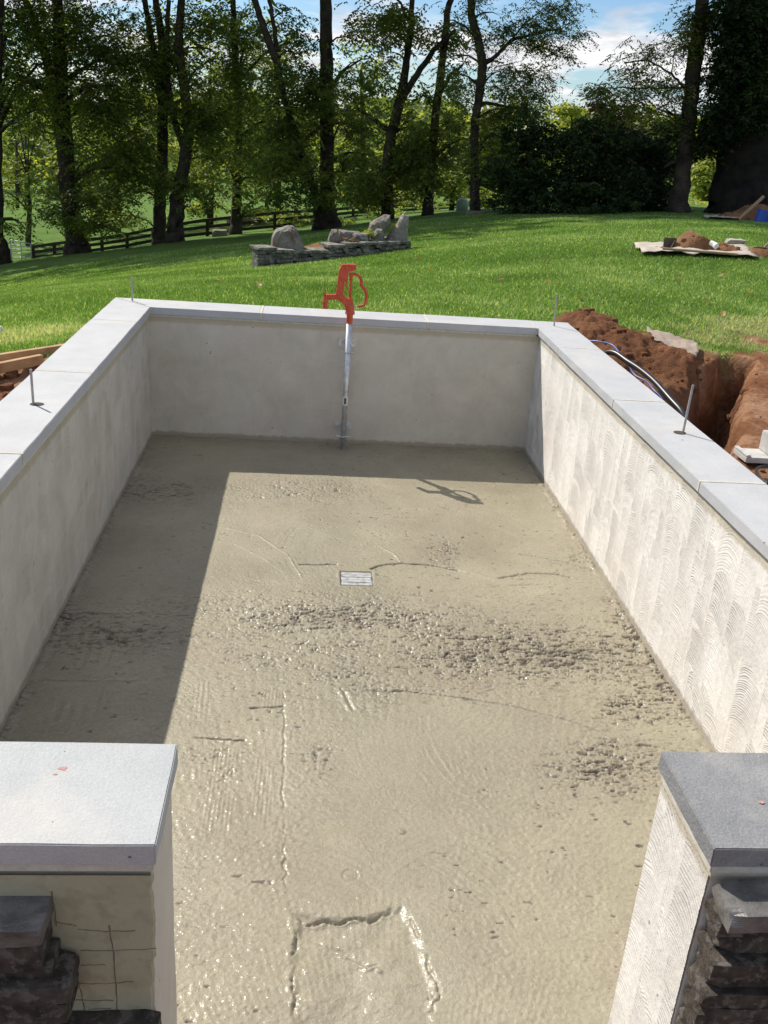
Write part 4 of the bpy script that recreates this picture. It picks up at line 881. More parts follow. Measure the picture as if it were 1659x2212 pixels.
tree('tree', 'tree forking into a Y with pale leaves, directly behind the jagged planter boulders', (836, 475), 43, [[(836, 478, 32, 0), (837, 440, 26, 0), (836, 360, 23, 0), (845, 290, 21, 0), (866, 215, 20, 0), (878, 130, 14, 0), (888, 60, 12, 0), (892, -60, 8, 0)], [(862, 225, 15, 0), (900, 160, 12, -.3), (945, 100, 10, -.6), (985, 65, 7, -.8)], [(850, 290, 12, 0), (810, 260, 9, 0), (775, 235, 5, 0)]],
     [(800, 390, 55, 60, 230, -.5), (860, 110, 65, 90, 240, 0), (830, 40, 60, 45, 130, 0), (790, 200, 45, 50, 110, 0), (905, 250, 40, 50, 90, 0), (855, 330, 45, 50, 140, 0)], 'leaf', top=[(0, 0, 17, 6, 4, 260)], group=grp, dens=DN)
tree('tree', 'slim tree leaning right between the forked tree and the dome', (924, 466), 43, [[(924, 469, 30, 0), (925, 440, 22, 0), (931, 350, 19, 0), (943, 230, 17, 0), (957, 120, 15, 0), (968, 30, 13, 0), (985, -80, 9, 0)], [(950, 200, 9, 0), (975, 160, 7, 0), (1000, 140, 4, 0)]],
     [(890, 350, 45, 55, 260, -.5), (930, 370, 50, 50, 230, -.5), (985, 300, 40, 40, 110, 0), (940, 90, 60, 60, 130, 0), (975, 200, 45, 55, 90, 0), (930, 300, 40, 40, 90, 0)], 'leaf', top=[(0, 0, 16.5, 5.5, 4, 230)], group=grp, dens=DN)
tree('tree', 'tree beside the green dome with one long leafy branch reaching right into the sky', (1027, 460), 36,
     [[(1027, 463, 26, 0), (1026, 430, 21, 0), (1025, 340, 18, 0), (1026, 260, 17, 0), (1038, 190, 18, 0), (1043, 140, 19, 0), (1034, 90, 17, 0), (1020, 40, 16, 0), (1015, -40, 12, 0)], [(1041, 138, 12, 0), (1065, 126, 8, 0), (1085, 108, 7, .4), (1105, 86, 6, .6), (1140, 78, 5, .8), (1180, 66, 4, 1), (1215, 62, 2.5, 1)],
      [(1028, 230, 10, 0), (1050, 222, 7, 0), (1090, 228, 5, 0), (1135, 240, 3, 0)], [(1105, 86, 4, .6), (1130, 55, 3, .6), (1165, 25, 2, .6)], [(1130, 80, 3, .6), (1165, 100, 2.5, .6), (1200, 118, 2, .6)]],
     [(1160, 35, 70, 26, 120, .6), (1200, 20, 55, 24, 80, .6), (1130, 75, 55, 25, 80, .6), (1190, 85, 65, 24, 100, .8), (1225, 110, 42, 22, 45, .8), (1150, 130, 55, 30, 90, .6), (1130, 175, 55, 32, 100, .5), (1160, 210, 45, 20, 60, .5), (1090, 190, 50, 45, 110, 0), (1065, 60, 40, 60, 70, 0), (1000, 60, 50, 60, 80, 0), (1000, 200, 45, 55, 80, 0), (1080, 240, 60, 30, 130, 0), (1130, 240, 50, 18, 70, 0), (1005, 330, 35, 50, 80, 0), (1060, 330, 50, 60, 170, 1)],
     'leaf', tall=True, top=[(0, 0, 16, 6.5, 4, 330)], leaf=(.55, 14, .045, .15), ybl=.6)
tree('tree', 'dark leaning tree at right with feathery fronds drooping left against the sky', (1465, 457), 31,
     [[(1463, 462, 52, 0), (1466, 440, 40, 0), (1474, 380, 33, 0), (1483, 300, 31, 0), (1492, 220, 29, 0), (1500, 130, 30, 0), (1510, 60, 26, 0), (1520, -20, 24, 0), (1530, -120, 16, 0)], [(1488, 285, 8, 0), (1460, 250, 5, 0), (1420, 235, 3, 0)], [(1492, 200, 6, 0), (1450, 160, 4, 0), (1400, 130, 3, 0), (1350, 135, 2, 0)], [(1476, 350, 9, 0), (1450, 350, 7, 0), (1435, 362, 4, 0)], [(1494, 190, 5, 0), (1440, 190, 3.5, 0), (1370, 190, 2.5, 0), (1310, 190, 1.5, 0)]],
     [(1420, 110, 50, 26, 55, 0), (1370, 130, 50, 22, 50, 0), (1335, 165, 45, 18, 40, 0), (1400, 165, 60, 25, 70, 0), (1300, 195, 38, 14, 26, 0), (1360, 205, 50, 18, 50, 0), (1430, 210, 50, 28, 75, 0), (1400, 245, 55, 18, 55, 0), (1450, 265, 40, 22, 55, 0), (1330, 230, 40, 14, 30, 0), (1480, 60, 40, 40, 90, 0), (1540, 60, 35, 60, 110, 0), (1500, 100, 30, 30, 50, -.5), (1550, 150, 30, 50, 60, 0)],
     'leaf', top=[(0, 1, 14.5, 5.5, 3.5, 230)], leaf=(.50, 14, .04, .15), droop=.75, ybl=.5)
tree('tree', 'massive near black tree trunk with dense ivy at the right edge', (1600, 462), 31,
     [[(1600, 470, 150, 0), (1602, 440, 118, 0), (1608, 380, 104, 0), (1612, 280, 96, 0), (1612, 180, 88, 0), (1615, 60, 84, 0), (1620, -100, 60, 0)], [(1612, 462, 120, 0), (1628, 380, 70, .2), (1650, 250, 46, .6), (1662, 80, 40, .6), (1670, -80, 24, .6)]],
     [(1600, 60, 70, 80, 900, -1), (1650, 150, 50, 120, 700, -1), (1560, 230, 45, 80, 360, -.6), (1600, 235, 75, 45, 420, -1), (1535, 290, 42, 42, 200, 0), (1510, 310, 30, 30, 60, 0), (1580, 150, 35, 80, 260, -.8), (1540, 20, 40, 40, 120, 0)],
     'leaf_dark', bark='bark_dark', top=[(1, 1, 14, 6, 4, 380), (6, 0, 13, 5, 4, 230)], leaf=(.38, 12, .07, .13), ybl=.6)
# trees outside the frame whose crowns shade the lawn
for (x, y, hh) in ((-26, 44, 17), (-21, 55, 17), (16.5, 33, 13.5), (22, 30, 14)):
    z0 = gz(x, y); t_ = empty('tree', (x, y, z0), {-26: 'tree outside the photo, nearest on the left slope', -21: 'tree outside the photo, farther on the left slope', 16.5: 'tree outside the photo close past the massive trunk', 22: 'tree outside the photo far right of the massive trunk'}[x], 'tree', grp)
    q = MB(); q.tube([(x, y, z0-.3), (x, y, z0+.6), (x+.2, y, z0+hh*.5), (x, y+.3, z0+hh)], [.75, .45, .35, .1], 10); q.build('trunk', M['bark'], t_, True)
    P, bs = clump_points(x, y, z0+hh, 6, 6, 4.5, 700); Vv, nl = sprays(P, 1.4, 8, .42, .75); crown_mesh('crown', [(Vv, np.tile(bs, nl))], M['leaf'], t_)

# darker second row standing in the pasture behind the fence
for (u, v, y, bl, lb) in ((255, 512, 66, [(255, 200, 90, 120, 520, 0), (250, 330, 80, 70, 300, 0)], 'dark tree behind the fence, first right of the forked tree'), (455, 490, 66, [(455, 150, 80, 130, 520, 0), (460, 330, 70, 80, 320, 0)], 'dark tree behind the fence in the gap right of the paired trunks'),
                         (600, 478, 66, [(590, 170, 80, 120, 480, 0), (590, 330, 70, 80, 340, 0)], 'dark tree behind the fence left of the largest trunk'), (780, 466, 68, [(775, 150, 70, 120, 330, 0), (770, 330, 60, 70, 260, 0)], 'dark tree behind the fence right of the largest trunk'),
                         (60, 540, 62, [(50, 380, 60, 60, 160, 0), (40, 120, 100, 120, 420, 0), (30, 300, 60, 60, 120, 0)], 'dark tree behind the fence above the gate'), (345, 500, 70, [(350, 230, 70, 130, 420, 0)], 'dark tree directly behind the paired trunks'),
                         (975, 455, 60, [(985, 340, 50, 60, 260, 0), (960, 240, 40, 50, 80, 0)], 'dark tree behind the green dome')):
    tree('tree', lb, (u, v), y, [[(u, v, 12, 0), (u+4, (v+bl[0][1])/2, 9, 0), (u, bl[0][1], 6, 0)]], bl, 'leaf', None, 'second row of trees in the pasture', (.8, 10, .15, .30), dens=.42)
# shrub belt and midground trees
def shrub(u, v, y, blobs, mt, label, name='shrub', leaf=(.3, 10, .07, .12), cat='shrub', grp_=None, droop=.4):
    return tree(name, label, (u, v), y, [[(u, v, 8, 0), (u+3, v-60, 5, 0), (u-4, v-110, 2, 0)]], blobs, mt, None, grp_, leaf, cat, droop=droop)
shrub(1150, 458, 33, [(1150, 370, 80, 90, 1100, 0), (1140, 300, 60, 50, 420, .6), (1110, 420, 50, 40, 320, -.5)], 'leaf_dark', 'dense dark rounded shrub at the left end of the thicket', grp_='dark shrubs under the trees')
shrub(1270, 460, 32, [(1270, 370, 100, 95, 1700, 0), (1260, 430, 90, 32, 500, -.8), (1300, 300, 80, 40, 420, .5)], 'leaf_dark', 'biggest dark evergreen shrub in the centre of the thicket', grp_='dark shrubs under the trees')
shrub(1390, 460, 33, [(1390, 380, 70, 85, 1100, 0), (1420, 300, 60, 50, 420, .8), (1400, 430, 60, 30, 300, -.8)], 'leaf_dark', 'dark shrub tucked against the leaning tree trunk', grp_='dark shrubs under the trees')
shrub(1100, 455, 38, [(1100, 432, 14, 20, 70, 0), (1115, 440, 18, 16, 60, 0)], 'leaf_yellow', 'bright yellow green bush at the left foot of the thicket', leaf=(.2, 8, .07, .12))
tree('tree', 'rusty brown leaved small tree rising above the dark thicket', (1330, 440), 44, [[(1330, 440, 10, 0), (1330, 300, 7, 0), (1320, 220, 4, 0)]], [(1320, 250, 40, 50, 260, 0), (1305, 215, 28, 24, 90, 0), (1345, 280, 40, 34, 150, 0)], 'leaf_brown', leaf=(.35, 10, .08, .16), droop=.3)
tree('tree', 'yellow green tree peeking between the branch and the rusty tree', (1235, 440), 62, [[(1235, 440, 8, 0), (1235, 300, 5, 0), (1235, 240, 3, 0)]], [(1235, 290, 45, 55, 330, 0), (1225, 240, 28, 20, 90, 0), (1262, 320, 40, 40, 160, 0)], 'leaf_yellow', leaf=(.5, 10, .14, .25), droop=.3)

# ------------------------------------------------------------------ distant trees beyond the pasture
def far_tree(u, v, y, ru, rv, vc, cnt, mt, label, g_='trees beyond the pasture'):
    return tree('tree', label, (u, v), y, [[(u, v, 7, 0), (u, (v+vc)/2, 5, 0), (u, vc, 2, 0)]], [(u, vc, ru, rv, cnt, 0), (u+ru*.3, vc+rv*.6, ru*.8, rv*.5, cnt*.4, -1)], mt, None, g_, (.9, 8, .30, .5), droop=.25, dens=1.5)
far = [(40, 400, 105, 70, 90, 290, 260, 'leaf_yellow', 'sunlit yellow green tree far left above the pasture'), (120, 410, 95, 60, 80, 330, 230, 'leaf', 'far green tree just right of the sunlit far left one'),
       (210, 405, 110, 70, 90, 300, 260, 'leaf_yellow', 'far pale tree seen behind the fork of the left tree'), (300, 405, 120, 60, 80, 300, 220, 'leaf', 'far green tree between the left tree and the paired trunks'),
       (430, 402, 120, 65, 80, 290, 240, 'leaf_yellow', 'far light green tree right of the paired trunks'), (540, 400, 125, 60, 80, 290, 220, 'leaf', 'far tree behind the slender mid green tree'),
       (640, 400, 120, 60, 80, 290, 220, 'leaf', 'far tree left of the largest fenceside trunk'), (740, 405, 110, 55, 80, 320, 220, 'leaf_yellow', 'far yellowish tree right of the largest trunk'),
       (790, 425, 85, 38, 60, 385, 240, 'leaf', 'greyish far tree filling the gap left of the Y fork'), (880, 420, 90, 46, 75, 330, 280, 'leaf_yellow', 'far yellow green tree between the Y fork and the slim leaning tree'),
       (975, 425, 85, 50, 85, 330, 330, 'leaf_yellow', 'pale far tree above the green dome'), (1065, 425, 85, 48, 90, 320, 330, 'leaf_yellow', 'pale far tree right of the dome and trunk'),
       (1130, 420, 100, 50, 90, 300, 280, 'leaf', 'far green tree behind the dark thicket left end'), (1400, 430, 80, 60, 70, 310, 330, 'leaf', 'far green tree behind the thicket right end'),
       (1520, 425, 90, 34, 45, 380, 180, 'leaf_yellow', 'far bright tree in the gap between the leaning and massive trunks'), (1640, 420, 90, 40, 80, 360, 160, 'leaf_yellow', 'far tree glimpsed right of the massive trunk'),
       (690, 400, 150, 80, 60, 250, 200, 'leaf', 'highest far tree behind the largest trunk'), (0, 395, 130, 60, 90, 250, 220, 'leaf', 'far green tree at the extreme left')]
for f_ in far: far_tree(*f_)
# thin trunks in the pasture
for u, v, y, hgt, lb in ((38, 455, 82, 150, 'thin pale trunk leftmost in the pasture'), (58, 452, 84, 160, 'second thin trunk from the left in the pasture'), (104, 520, 70, 60, 'short thin trunk behind the gate'), (578, 475, 66, 42, 'weathered bare post like trunk beyond the fence')):
    b = at_y(u, v, y); tp = at_y(u-3, v-hgt, y); z0 = gz(b[0], b[1]); t_ = empty('bare_trunk', (b[0], b[1], z0), lb, 'tree trunk'); q = MB()
    q.tube([(b[0], b[1], z0-.2), tuple((b+tp)/2), tuple(tp)], [.17, .14, .1], 8); q.build('trunk', M['bark'], t_, True)
# distant wood: one mass that closes the horizon
n = 26000; th = RNG.uniform(-.75, .85, n); rr0 = RNG.uniform(150, 210, n); xw = 1.1+rr0*np.sin(th); yw = rr0*np.cos(th); hmax = 8.5+4*(vn(th*14, th*0+3, 5)-.3)+3.5*(vn(th*45, th*0+9, 6)-.5)
zw = terrain(xw, yw)+hmax*RNG.uniform(0, 1, n)**.8
C_ = np.stack([xw, yw, zw], 1); ax = unit(RNG.normal(size=(n, 3))); bx = unit(np.cross(ax, RNG.normal(size=(n, 3)))); s_ = RNG.uniform(.5, 1.1, (n, 1))
fw_ = mesh_obj('distant_woods', leaf_quads(C_, ax*s_, bx*s_*.6), np.arange(n*4).reshape(n, 4), M['leaf']); set_attr(fw_, 'tint', np.repeat(np.clip(RNG.normal(.45, .25, n)+.3*(vn(th*30, th*0, 8)-.5), 0, 1), 4)); tag(fw_, 'distant wooded skyline behind the pasture', 'woods', kind='stuff')
# low scrub along the fence line and pasture edge: uncountable
parts = []
for u, v, y, ru, rv, c in ((240, 470, 64, 60, 16, 130), (450, 455, 70, 60, 20, 150), (560, 462, 64, 60, 14, 100), (640, 462, 58, 40, 18, 110), (900, 425, 62, 60, 20, 170), (1060, 430, 60, 60, 22, 200), (820, 445, 58, 50, 12, 90), (1530, 440, 50, 26, 12, 60), (760, 485, 50, 20, 6, 30)):
    c_ = at_y(u, v, y); s = y/F; P, bs = clump_points(c_[0], c_[1], c_[2], ru*s, 2, rv*s, c); Vv, nl = sprays(P, .4, 8, .12, .22, .2); parts.append((Vv, np.tile(bs, nl)))
sc_ = crown_mesh('scrub', parts, M['leaf_yellow'], None); tag(sc_, 'low weedy scrub along the pasture edge', 'scrub', kind='stuff')

# ------------------------------------------------------------------ fence, gate and pasture things
def fence(name, label, posts, rails, mt, pw=.085, group=None, rail_h=.17):
    r0 = posts[0]; b0 = at_y(r0[0], r0[2], r0[3]); f_ = empty(name, tuple(b0), label, 'fence', group); pts = []
    for (u, vt, vb, y) in posts:
        bt = at_y(u, vb, y); tp = at_y(u, vt, y); z0 = gz(bt[0], bt[1]); pts.append((bt[0], bt[1], min(z0, bt[2]), tp[2]))
        q = MB(); q.box((bt[0]-pw, bt[1]-pw, min(z0, bt[2])-.3), (bt[0]+pw, bt[1]+pw, tp[2]), .01); q.build('post', mt, f_)
    for a, c in zip(pts[:-1], pts[1:]):
        for fr in rails:
            q = MB(); za = a[3]-.07-(a[3]-a[2])*fr; zb = c[3]-.07-(c[3]-c[2])*fr; d = Vector((c[0]-a[0], c[1]-a[1], 0)).normalized(); nrm = Vector((d.y, -d.x, 0))*(pw+.022); t2 = Vector((d.y, -d.x, 0))*.02
            V = []
            for P, z in ((a, za), (c, zb)):
                for s1, s2 in ((1, -1), (1, 1), (-1, 1), (-1, -1)): V.append((P[0]+nrm.x+t2.x*s1, P[1]+nrm.y+t2.y*s1, z+s2*rail_h/2))
            q.add(V, [(0, 1, 2, 3), (7, 6, 5, 4)]+[(i, 4+i, 4+(i+1) % 4, (i+1) % 4) for i in range(4)]); q.build('rail', mt, f_)
    return f_
fence('rail_fence', 'long dark three rail fence running behind the walnut trees', [(73, 531, 562, 58), (119, 524, 558, 57.5), (168, 518, 551, 57), (221, 512, 544, 56.5), (275, 504, 535, 56), (331, 492, 526, 55.5), (390, 481, 518, 55), (448, 472, 512, 54.5), (520, 464, 503, 55.5), (593, 457, 494, 56.5), (679, 452, 485, 59), (762, 446, 473, 63), (845, 443, 467, 67), (925, 441, 462, 70), (990, 440, 459, 72)], [0, .36, .72], M['rail'])
fence('rail_fence', 'short dark fence piece left of the metal gate', [(-60, 541, 577, 58.5), (-18, 539, 573, 58.5), (21, 537, 569, 58)], [0, .36, .72], M['rail'])
fence('rail_fence', 'faint far fence crossing the pasture behind the first one', [(0, 506, 530, 84), (60, 508, 528, 84), (130, 510, 528, 84), (190, 510, 526, 84), (240, 510, 526, 84), (300, 508, 522, 84), (370, 503, 518, 86), (440, 498, 512, 88)], [0, .5], M['rail'], .05, rail_h=.09)
g0 = at_y(26, 569, 57.9); g1_ = at_y(69, 563, 57.9); gt = empty('pasture_gate', tuple(g0), 'silver tubular metal gate in the fence at left', 'gate')
zt0 = at_y(26, 519, 57.9)[2]; zt1 = at_y(69, 527, 57.9)[2]
q = MB(); q.tube([g0, (g0[0], g0[1], zt0)], .035, 8); q.tube([g1_, (g1_[0], g1_[1], zt1)], .035, 8); m_ = (g0+g1_)/2; q.tube([m_, (m_[0], m_[1], (zt0+zt1)/2)], .03, 8); q.build('upright', M['galv_gate'], gt, True)
for k in range(5):
    f = k/5.2; q = MB(); q.tube([(g0[0], g0[1], zt0-(zt0-g0[2])*f), (g1_[0], g1_[1], zt1-(zt1-g1_[2])*f)], .035, 8); q.build('bar', M['galv_gate'], gt, True)
b = at_y(985+12.5, 457, 46); hgt = at_y(997, 427, 46)[2]; z0 = gz(b[0], b[1]); rd = 12.5/F*46
q = MB(); L = [(b[0], b[1], z0-.1), (b[0], b[1], hgt-.22)]; r_ = [rd, rd]
for k in range(1, 7): a = k/6*math.pi/2; L.append((b[0], b[1], hgt-.22+.22*math.sin(a))); r_.append(max(.02, rd*math.cos(a)))
q.tube(L, r_, 20); o = q.build('utility_dome', M['green_plastic'], None, True); tag(o, 'pale green domed utility cover at the end of the lawn', 'utility cover')
b = at_y(1027, 464, 35.2); q = stone('mb', b[0]-.32, b[0]+.32, b[1]-.2, b[1]+.2, gz(b[0], b[1])-.05, gz(b[0], b[1])+.09, None, 44); o = q.build('flat_stone', M['boulder']); tag(o, 'flat pale stone at the foot of the tree by the dome', 'stone')
b = at_y(530, 474, 64); q = MB(); q.tube([at_y(492, 478, 64), at_y(530, 475, 64.5), at_y(568, 479, 64)], [.28, .33, .26], 10); o = q.build('fallen_log', M['wood_dark']); tag(o, 'reddish brown fallen log lying beyond the fence', 'log')
b = at_y(475, 509, 52); q = stone('mb', b[0]-.38, b[0]+.38, b[1]-.25, b[1]+.25, gz(b[0], b[1])-.1, gz(b[0], b[1])+.34, None, 45); o = q.build('rock', M['boulder']); tag(o, 'grey rock at the fence foot near the slender tree', 'rock')
# pale blue covered trough in the pasture
b = at_y(52, 505, 80); t_ = empty('trampoline', tuple(b), 'small pale blue round cover on legs in the far pasture', 'trampoline'); q = MB(); n = 24; V = []
zc_ = at_y(52, 503, 80)[2]
for z in (zc_-.12, zc_):
    for k in range(n): a = 2*math.pi*k/n; V.append((b[0]+1.1*math.cos(a), b[1]+1.1*math.sin(a), z))
q.add(V, [tuple(range(n))[::-1], tuple(range(n, 2*n))]+[(k, (k+1) % n, n+(k+1) % n, n+k) for k in range(n)]); q.build('mat', M['tarp_blue'], t_)
for a in (.4, 1.9, 3.5, 5.1):
    x, y = b[0]+math.cos(a), b[1]+math.sin(a); q = MB(); q.tube([(x, y, gz(x, y)-.1), (x, y, zc_-.1)], .04, 6); q.build('leg', M['rail'], t_)

# ------------------------------------------------------------------ soil mounds and dug-up things
def mound(name, label, cx, cy, pts, mt, res=.03, amp=1, cat='soil mound', clods=60, seed=1):
    """pts = [(x, y, height, radius_x, radius_y)] bumps added over the ground"""
    x0 = min(p[0]-p[3]*1.6 for p in pts); x1 = max(p[0]+p[3]*1.6 for p in pts); y0 = min(p[1]-p[4]*1.6 for p in pts); y1 = max(p[1]+p[4]*1.6 for p in pts)
    gx, gy = np.meshgrid(np.arange(x0, x1, res), np.arange(y0, y1, res)); h = np.zeros(gx.shape)
    wx_ = gx+.12*(fbm(gx*3, gy*3, seed)-.5); wy_ = gy+.12*(fbm(gx*3, gy*3, seed+3)-.5)
    for (x, y, hh, rx, ry) in pts: h = np.maximum(h, hh*np.clip(1-(((wx_-x)/rx)**2+((wy_-y)/ry)**2), 0, 1)**.9)
    m_ = smooth(0, .08, h); h = h+m_*amp*((fbm(gx*7, gy*7, seed+9, 5, .6)-.5)*.10+(fbm(gx*22, gy*22, seed+12, 4, .75)-.5)*.045+.05*np.abs(fbm(gx*13+gy*4, gy*12-gx*5, seed+20, 4)-.5))
    z = ground_z(gx.ravel(), gy.ravel()).reshape(gx.shape); z = np.where(h > .004, z+h, z-.12)
    root = empty(name, (cx, cy, gz(cx, cy)), label, cat)
    o = mesh_obj('heap', np.stack([gx.ravel(), gy.ravel(), z.ravel()], 1)-np.array(root.location), grid_faces(gx.shape[1], gx.shape[0]), mt, root, True)
    q = MB(); rg = random.Random(seed)
    for _ in range(clods):
        p = rg.choice(pts); a = rg.uniform(0, 6.28); r = rg.uniform(.2, 1.25)**.7; x = p[0]+p[3]*r*math.cos(a); y = p[1]+p[4]*r*math.sin(a)
        if -.35 < x < XR+WC+.05: continue
        zz = gz(x, y); i = int((y-y0)/res); j = int((x-x0)/res)
        if 0 <= i < z.shape[0] and 0 <= j < z.shape[1]: zz = max(zz, z[i, j])
        s = rg.uniform(.008, .034)*amp; st = stone('mb', x-s, x+s, y-s, y+s, zz-s*.6, zz+s*.9, None, rg.randint(0, 9999), chip=.3, div=3); q.add(np.concatenate(st.V), st.F)
    tag(q.build('clods', mt, root, True), kind='stuff'); return root
mound('soil_mound', 'reddish brown dirt mound heaped behind the right rear corner', 3.7, 8.0, [(3.52, 8.0, .31, .48, .75), (3.72, 7.6, .29, .45, .6), (3.95, 7.35, .22, .45, .5), (3.35, 7.2, .14, .3, .5), (4.15, 7.05, .13, .4, .35), (3.62, 6.75, .12, .42, .4), (3.3, 6.5, .1, .25, .5)], M['soil'], .018, clods=70, seed=4)
b = at_y(1500, 552, 14.6)
mound('soil_mound', 'sunlit brown dirt heap piled on the tan tarp at right', b[0], b[1], [(b[0]+.02, b[1]+.25, .30, .36, .34), (b[0]+.5, b[1]+.2, .13, .5, .3), (b[0]+1.15, b[1]+.1, .10, .6, .3), (b[0]-.45, b[1]+.2, .09, .3, .2), (b[0]+1.9, b[1], .10, .7, .35)], M['soil_far'], .03, clods=70, seed=14)
b2 = at_y(1640, 470, 26)
mound('soil_mound', 'shaded dirt heap at the foot of the massive trunk', b2[0], b2[1], [(b2[0]+.1, b2[1]+.4, .42, .85, .6), (b2[0]-.6, b2[1]+.2, .18, .6, .4), (b2[0]+1.1, b2[1]+.4, .5, .8, .6)], M['soil_far'], .06, clods=20, seed=24)
def sheet(name, label, poly, lift, mt, thick=.006, amp=.03, seed=1, cat='tarp', res=18):
    """crumpled cloth over the ground; poly = 4 world corners in order"""
    A, B_, C2, D = [np.array(p, float) for p in poly]; V = []; rg = np.random.default_rng(seed)
    for j in range(res+1):
        for i in range(res+1):
            s, r = i/res, j/res; P = (A*(1-s)+B_*s)*(1-r)+(D*(1-s)+C2*s)*r; e = .06*(fbm(np.array(s*5.+seed), np.array(r*5.), seed)-.5)
            x, y = P[0]+e, P[1]+e; V.append((x, y, gz(x, y)+lift+amp*float(fbm(np.array(s*9.+seed*3), np.array(r*7.), seed+5, 4))))
    i = grid_faces(res+1, res+1); o = mesh_obj(name, V, i, mt, None, True); md = o.modifiers.new('thick', 'SOLIDIFY'); md.thickness = thick; tag(o, label, cat); return o
ta, tb_, tcc, td = at_z(1378, 553, -.42), at_z(1650, 564, -.42), at_z(1640, 530, -.42), at_z(1362, 526, -.42)
for k in (ta, tb_, tcc, td): pass
ta = at_y(1385, 556, 14.3); tb_ = at_y(1640, 566, 14.0); tcc = at_y(1610, 535, 15.6); td = at_y(1366, 527, 15.9)
sheet('tarp', 'pale tan tarp under the sunlit dirt heap on the right lawn', [ta[:2], tb_[:2], tcc[:2], td[:2]], .02, M['canvas'], amp=.10, seed=3)
p1 = [at_z(1412, 760, -.44)[:2], at_z(1500, 797, -.44)[:2], at_z(1506, 762, -.44)[:2], at_z(1392, 735, -.44)[:2]]
sheet('paper_sheet', 'crumpled brown paper sheet lying behind the dirt mound', p1, .05, M['kraft'], amp=.04, seed=8, cat='paper')
b = at_y(1443, 545, 14.75); o = None
q = MB(); zb_ = gz(b[0], b[1]); q.box((b[0]-.10, b[1]-.02, zb_+.06), (b[0]+.10, b[1]+.0, zb_+.23), .006); q.box((b[0]-.10, b[1]-.14, zb_+.055), (b[0]+.10, b[1]-.021, zb_+.068), .004)
q.tube([(b[0]-.02, b[1]-.13, zb_+.07), (b[0]+.07, b[1]-.03, zb_+.20)], .012, 8); o = q.build('soil_pan', M['dark_metal']); tag(o, 'dark square pan standing on the tarp left of the heap', 'pan')
b = at_y(1539, 547, 14.3); zb_ = gz(b[0], b[1])+.13; q = MB(); q.tube([(b[0]-.04, b[1]+.05, zb_+.07), (b[0], b[1], zb_+.05), (b[0]+.02, b[1]-.05, zb_+.03)], [.035, .04, .045], 14); o = q.build('bucket', M['white']); tag(o, 'small white plastic tub tipped on the dirt heap', 'tub')
A = at_y(1430, 545.5, 14.1); B_ = at_y(1592, 552, 13.9); q = MB(); q.tube([(A[0], A[1], gz(A[0], A[1])+.14), (B_[0], B_[1], gz(B_[0], B_[1])+.10)], .018, 8); o = q.build('tool_handle', M['wood_dark']); tag(o, 'long wooden tool handle lying along the tarp front', 'tool handle')
b = at_y(1588, 532, 16.2); P, bs = None, None
q = stone('mb', b[0]-.20, b[0]+.14, b[1]-.12, b[1]+.12, gz(b[0], b[1])-.03, gz(b[0], b[1])+.09, None, 71, chip=.5); o = q.build('paper_bag', M['canvas']); tag(o, 'pale crumpled bag lying behind the tarp heap', 'bag')
sv = at_y(1650, 532, 14.8); zs = gz(sv[0], sv[1]); s_o = empty('shovel', (sv[0], sv[1], zs), 'shovel with dark blade entering at the right edge of the lawn', 'shovel')
q = MB(); q.tube([(sv[0], sv[1], zs+.10), (sv[0]+.15, sv[1]-.05, zs+.32), (sv[0]+.75, sv[1]-.1, zs+.75)], .018, 8); q.build('handle', M['wood_dark'], s_o)
q = stone('mb', sv[0]-.16, sv[0]+.08, sv[1]-.08, sv[1]+.08, zs+.02, zs+.12, None, 75, chip=.4, div=3); q.build('blade', M['dark_metal'], s_o)
A = at_y(1595, 475, 25.2); B_ = at_y(1649, 425, 25.6); q = MB(); q.tube([tuple(A), tuple(B_)], .045, 8); o = q.build('wooden_pole', M['wood_dark']); tag(o, 'wooden pole leaning on the shaded dirt heap', 'pole')
b = at_y(1655, 472, 25); q = MB(); q.tube([(b[0]-.1, b[1], b[2]-.25), (b[0], b[1], b[2]+.18)], [.22, .26], 16); o = q.build('bucket', M['blue']); tag(o, 'blue plastic bucket by the shaded dirt heap', 'bucket')
A = at_y(1516, 479, 25); B_ = at_y(1590, 481, 25); C2 = at_y(1600, 474, 27); D = at_y(1520, 472, 27)
sheet('tarp', 'grey tarp edge in the shade before the massive trunk', [A[:2], B_[:2], C2[:2], D[:2]], .03, M['canvas'], amp=.1, seed=13)

# hose and tubing
def spline(P, n=8):
    P = [np.array(p, float) for p in P]; P = [2*P[0]-P[1]]+P+[2*P[-1]-P[-2]]; o = []
    for i in range(1, len(P)-2):
        for k in range(n):
            t_ = k/n; o.append(.5*((2*P[i])+(P[i+1]-P[i-1])*t_+(2*P[i-1]-5*P[i]+4*P[i+1]-P[i+2])*t_**2+(-P[i-1]+3*P[i]-3*P[i+1]+P[i+2])*t_**3))
    o.append(P[-2]); return o
hz = [(1285, 752, 7.0), (1310, 762, 6.85), (1359, 783, 6.6), (1406, 817, 6.3), (1447, 861, 6.0), (1478, 900, 5.8), (1490, 960, 5.7)]
q = MB(); L = [at_y(u, v, y) for u, v, y in hz]; L[0] = L[0]+np.array([-.12, 0, -.25]); L.append(L[-1]+np.array([-.05, -.2, -.5])); q.tube(spline(L), .0205, 12); o = q.build('water_hose', M['black_hose'], None, True); tag(o, 'thick black poly water pipe curving into the excavation', 'hose')
q = MB(); L = [at_y(u, v, y) for u, v, y in [(1262, 737, 7.2), (1290, 737, 7.1), (1322, 745, 7.0), (1336, 760, 6.85), (1352, 778, 6.65), (1372, 800, 6.5), (1397, 824, 6.35), (1412, 842, 6.2), (1430, 862, 6.1), (1440, 895, 6.0)]]
for k in (5,): L[k][2] -= .03
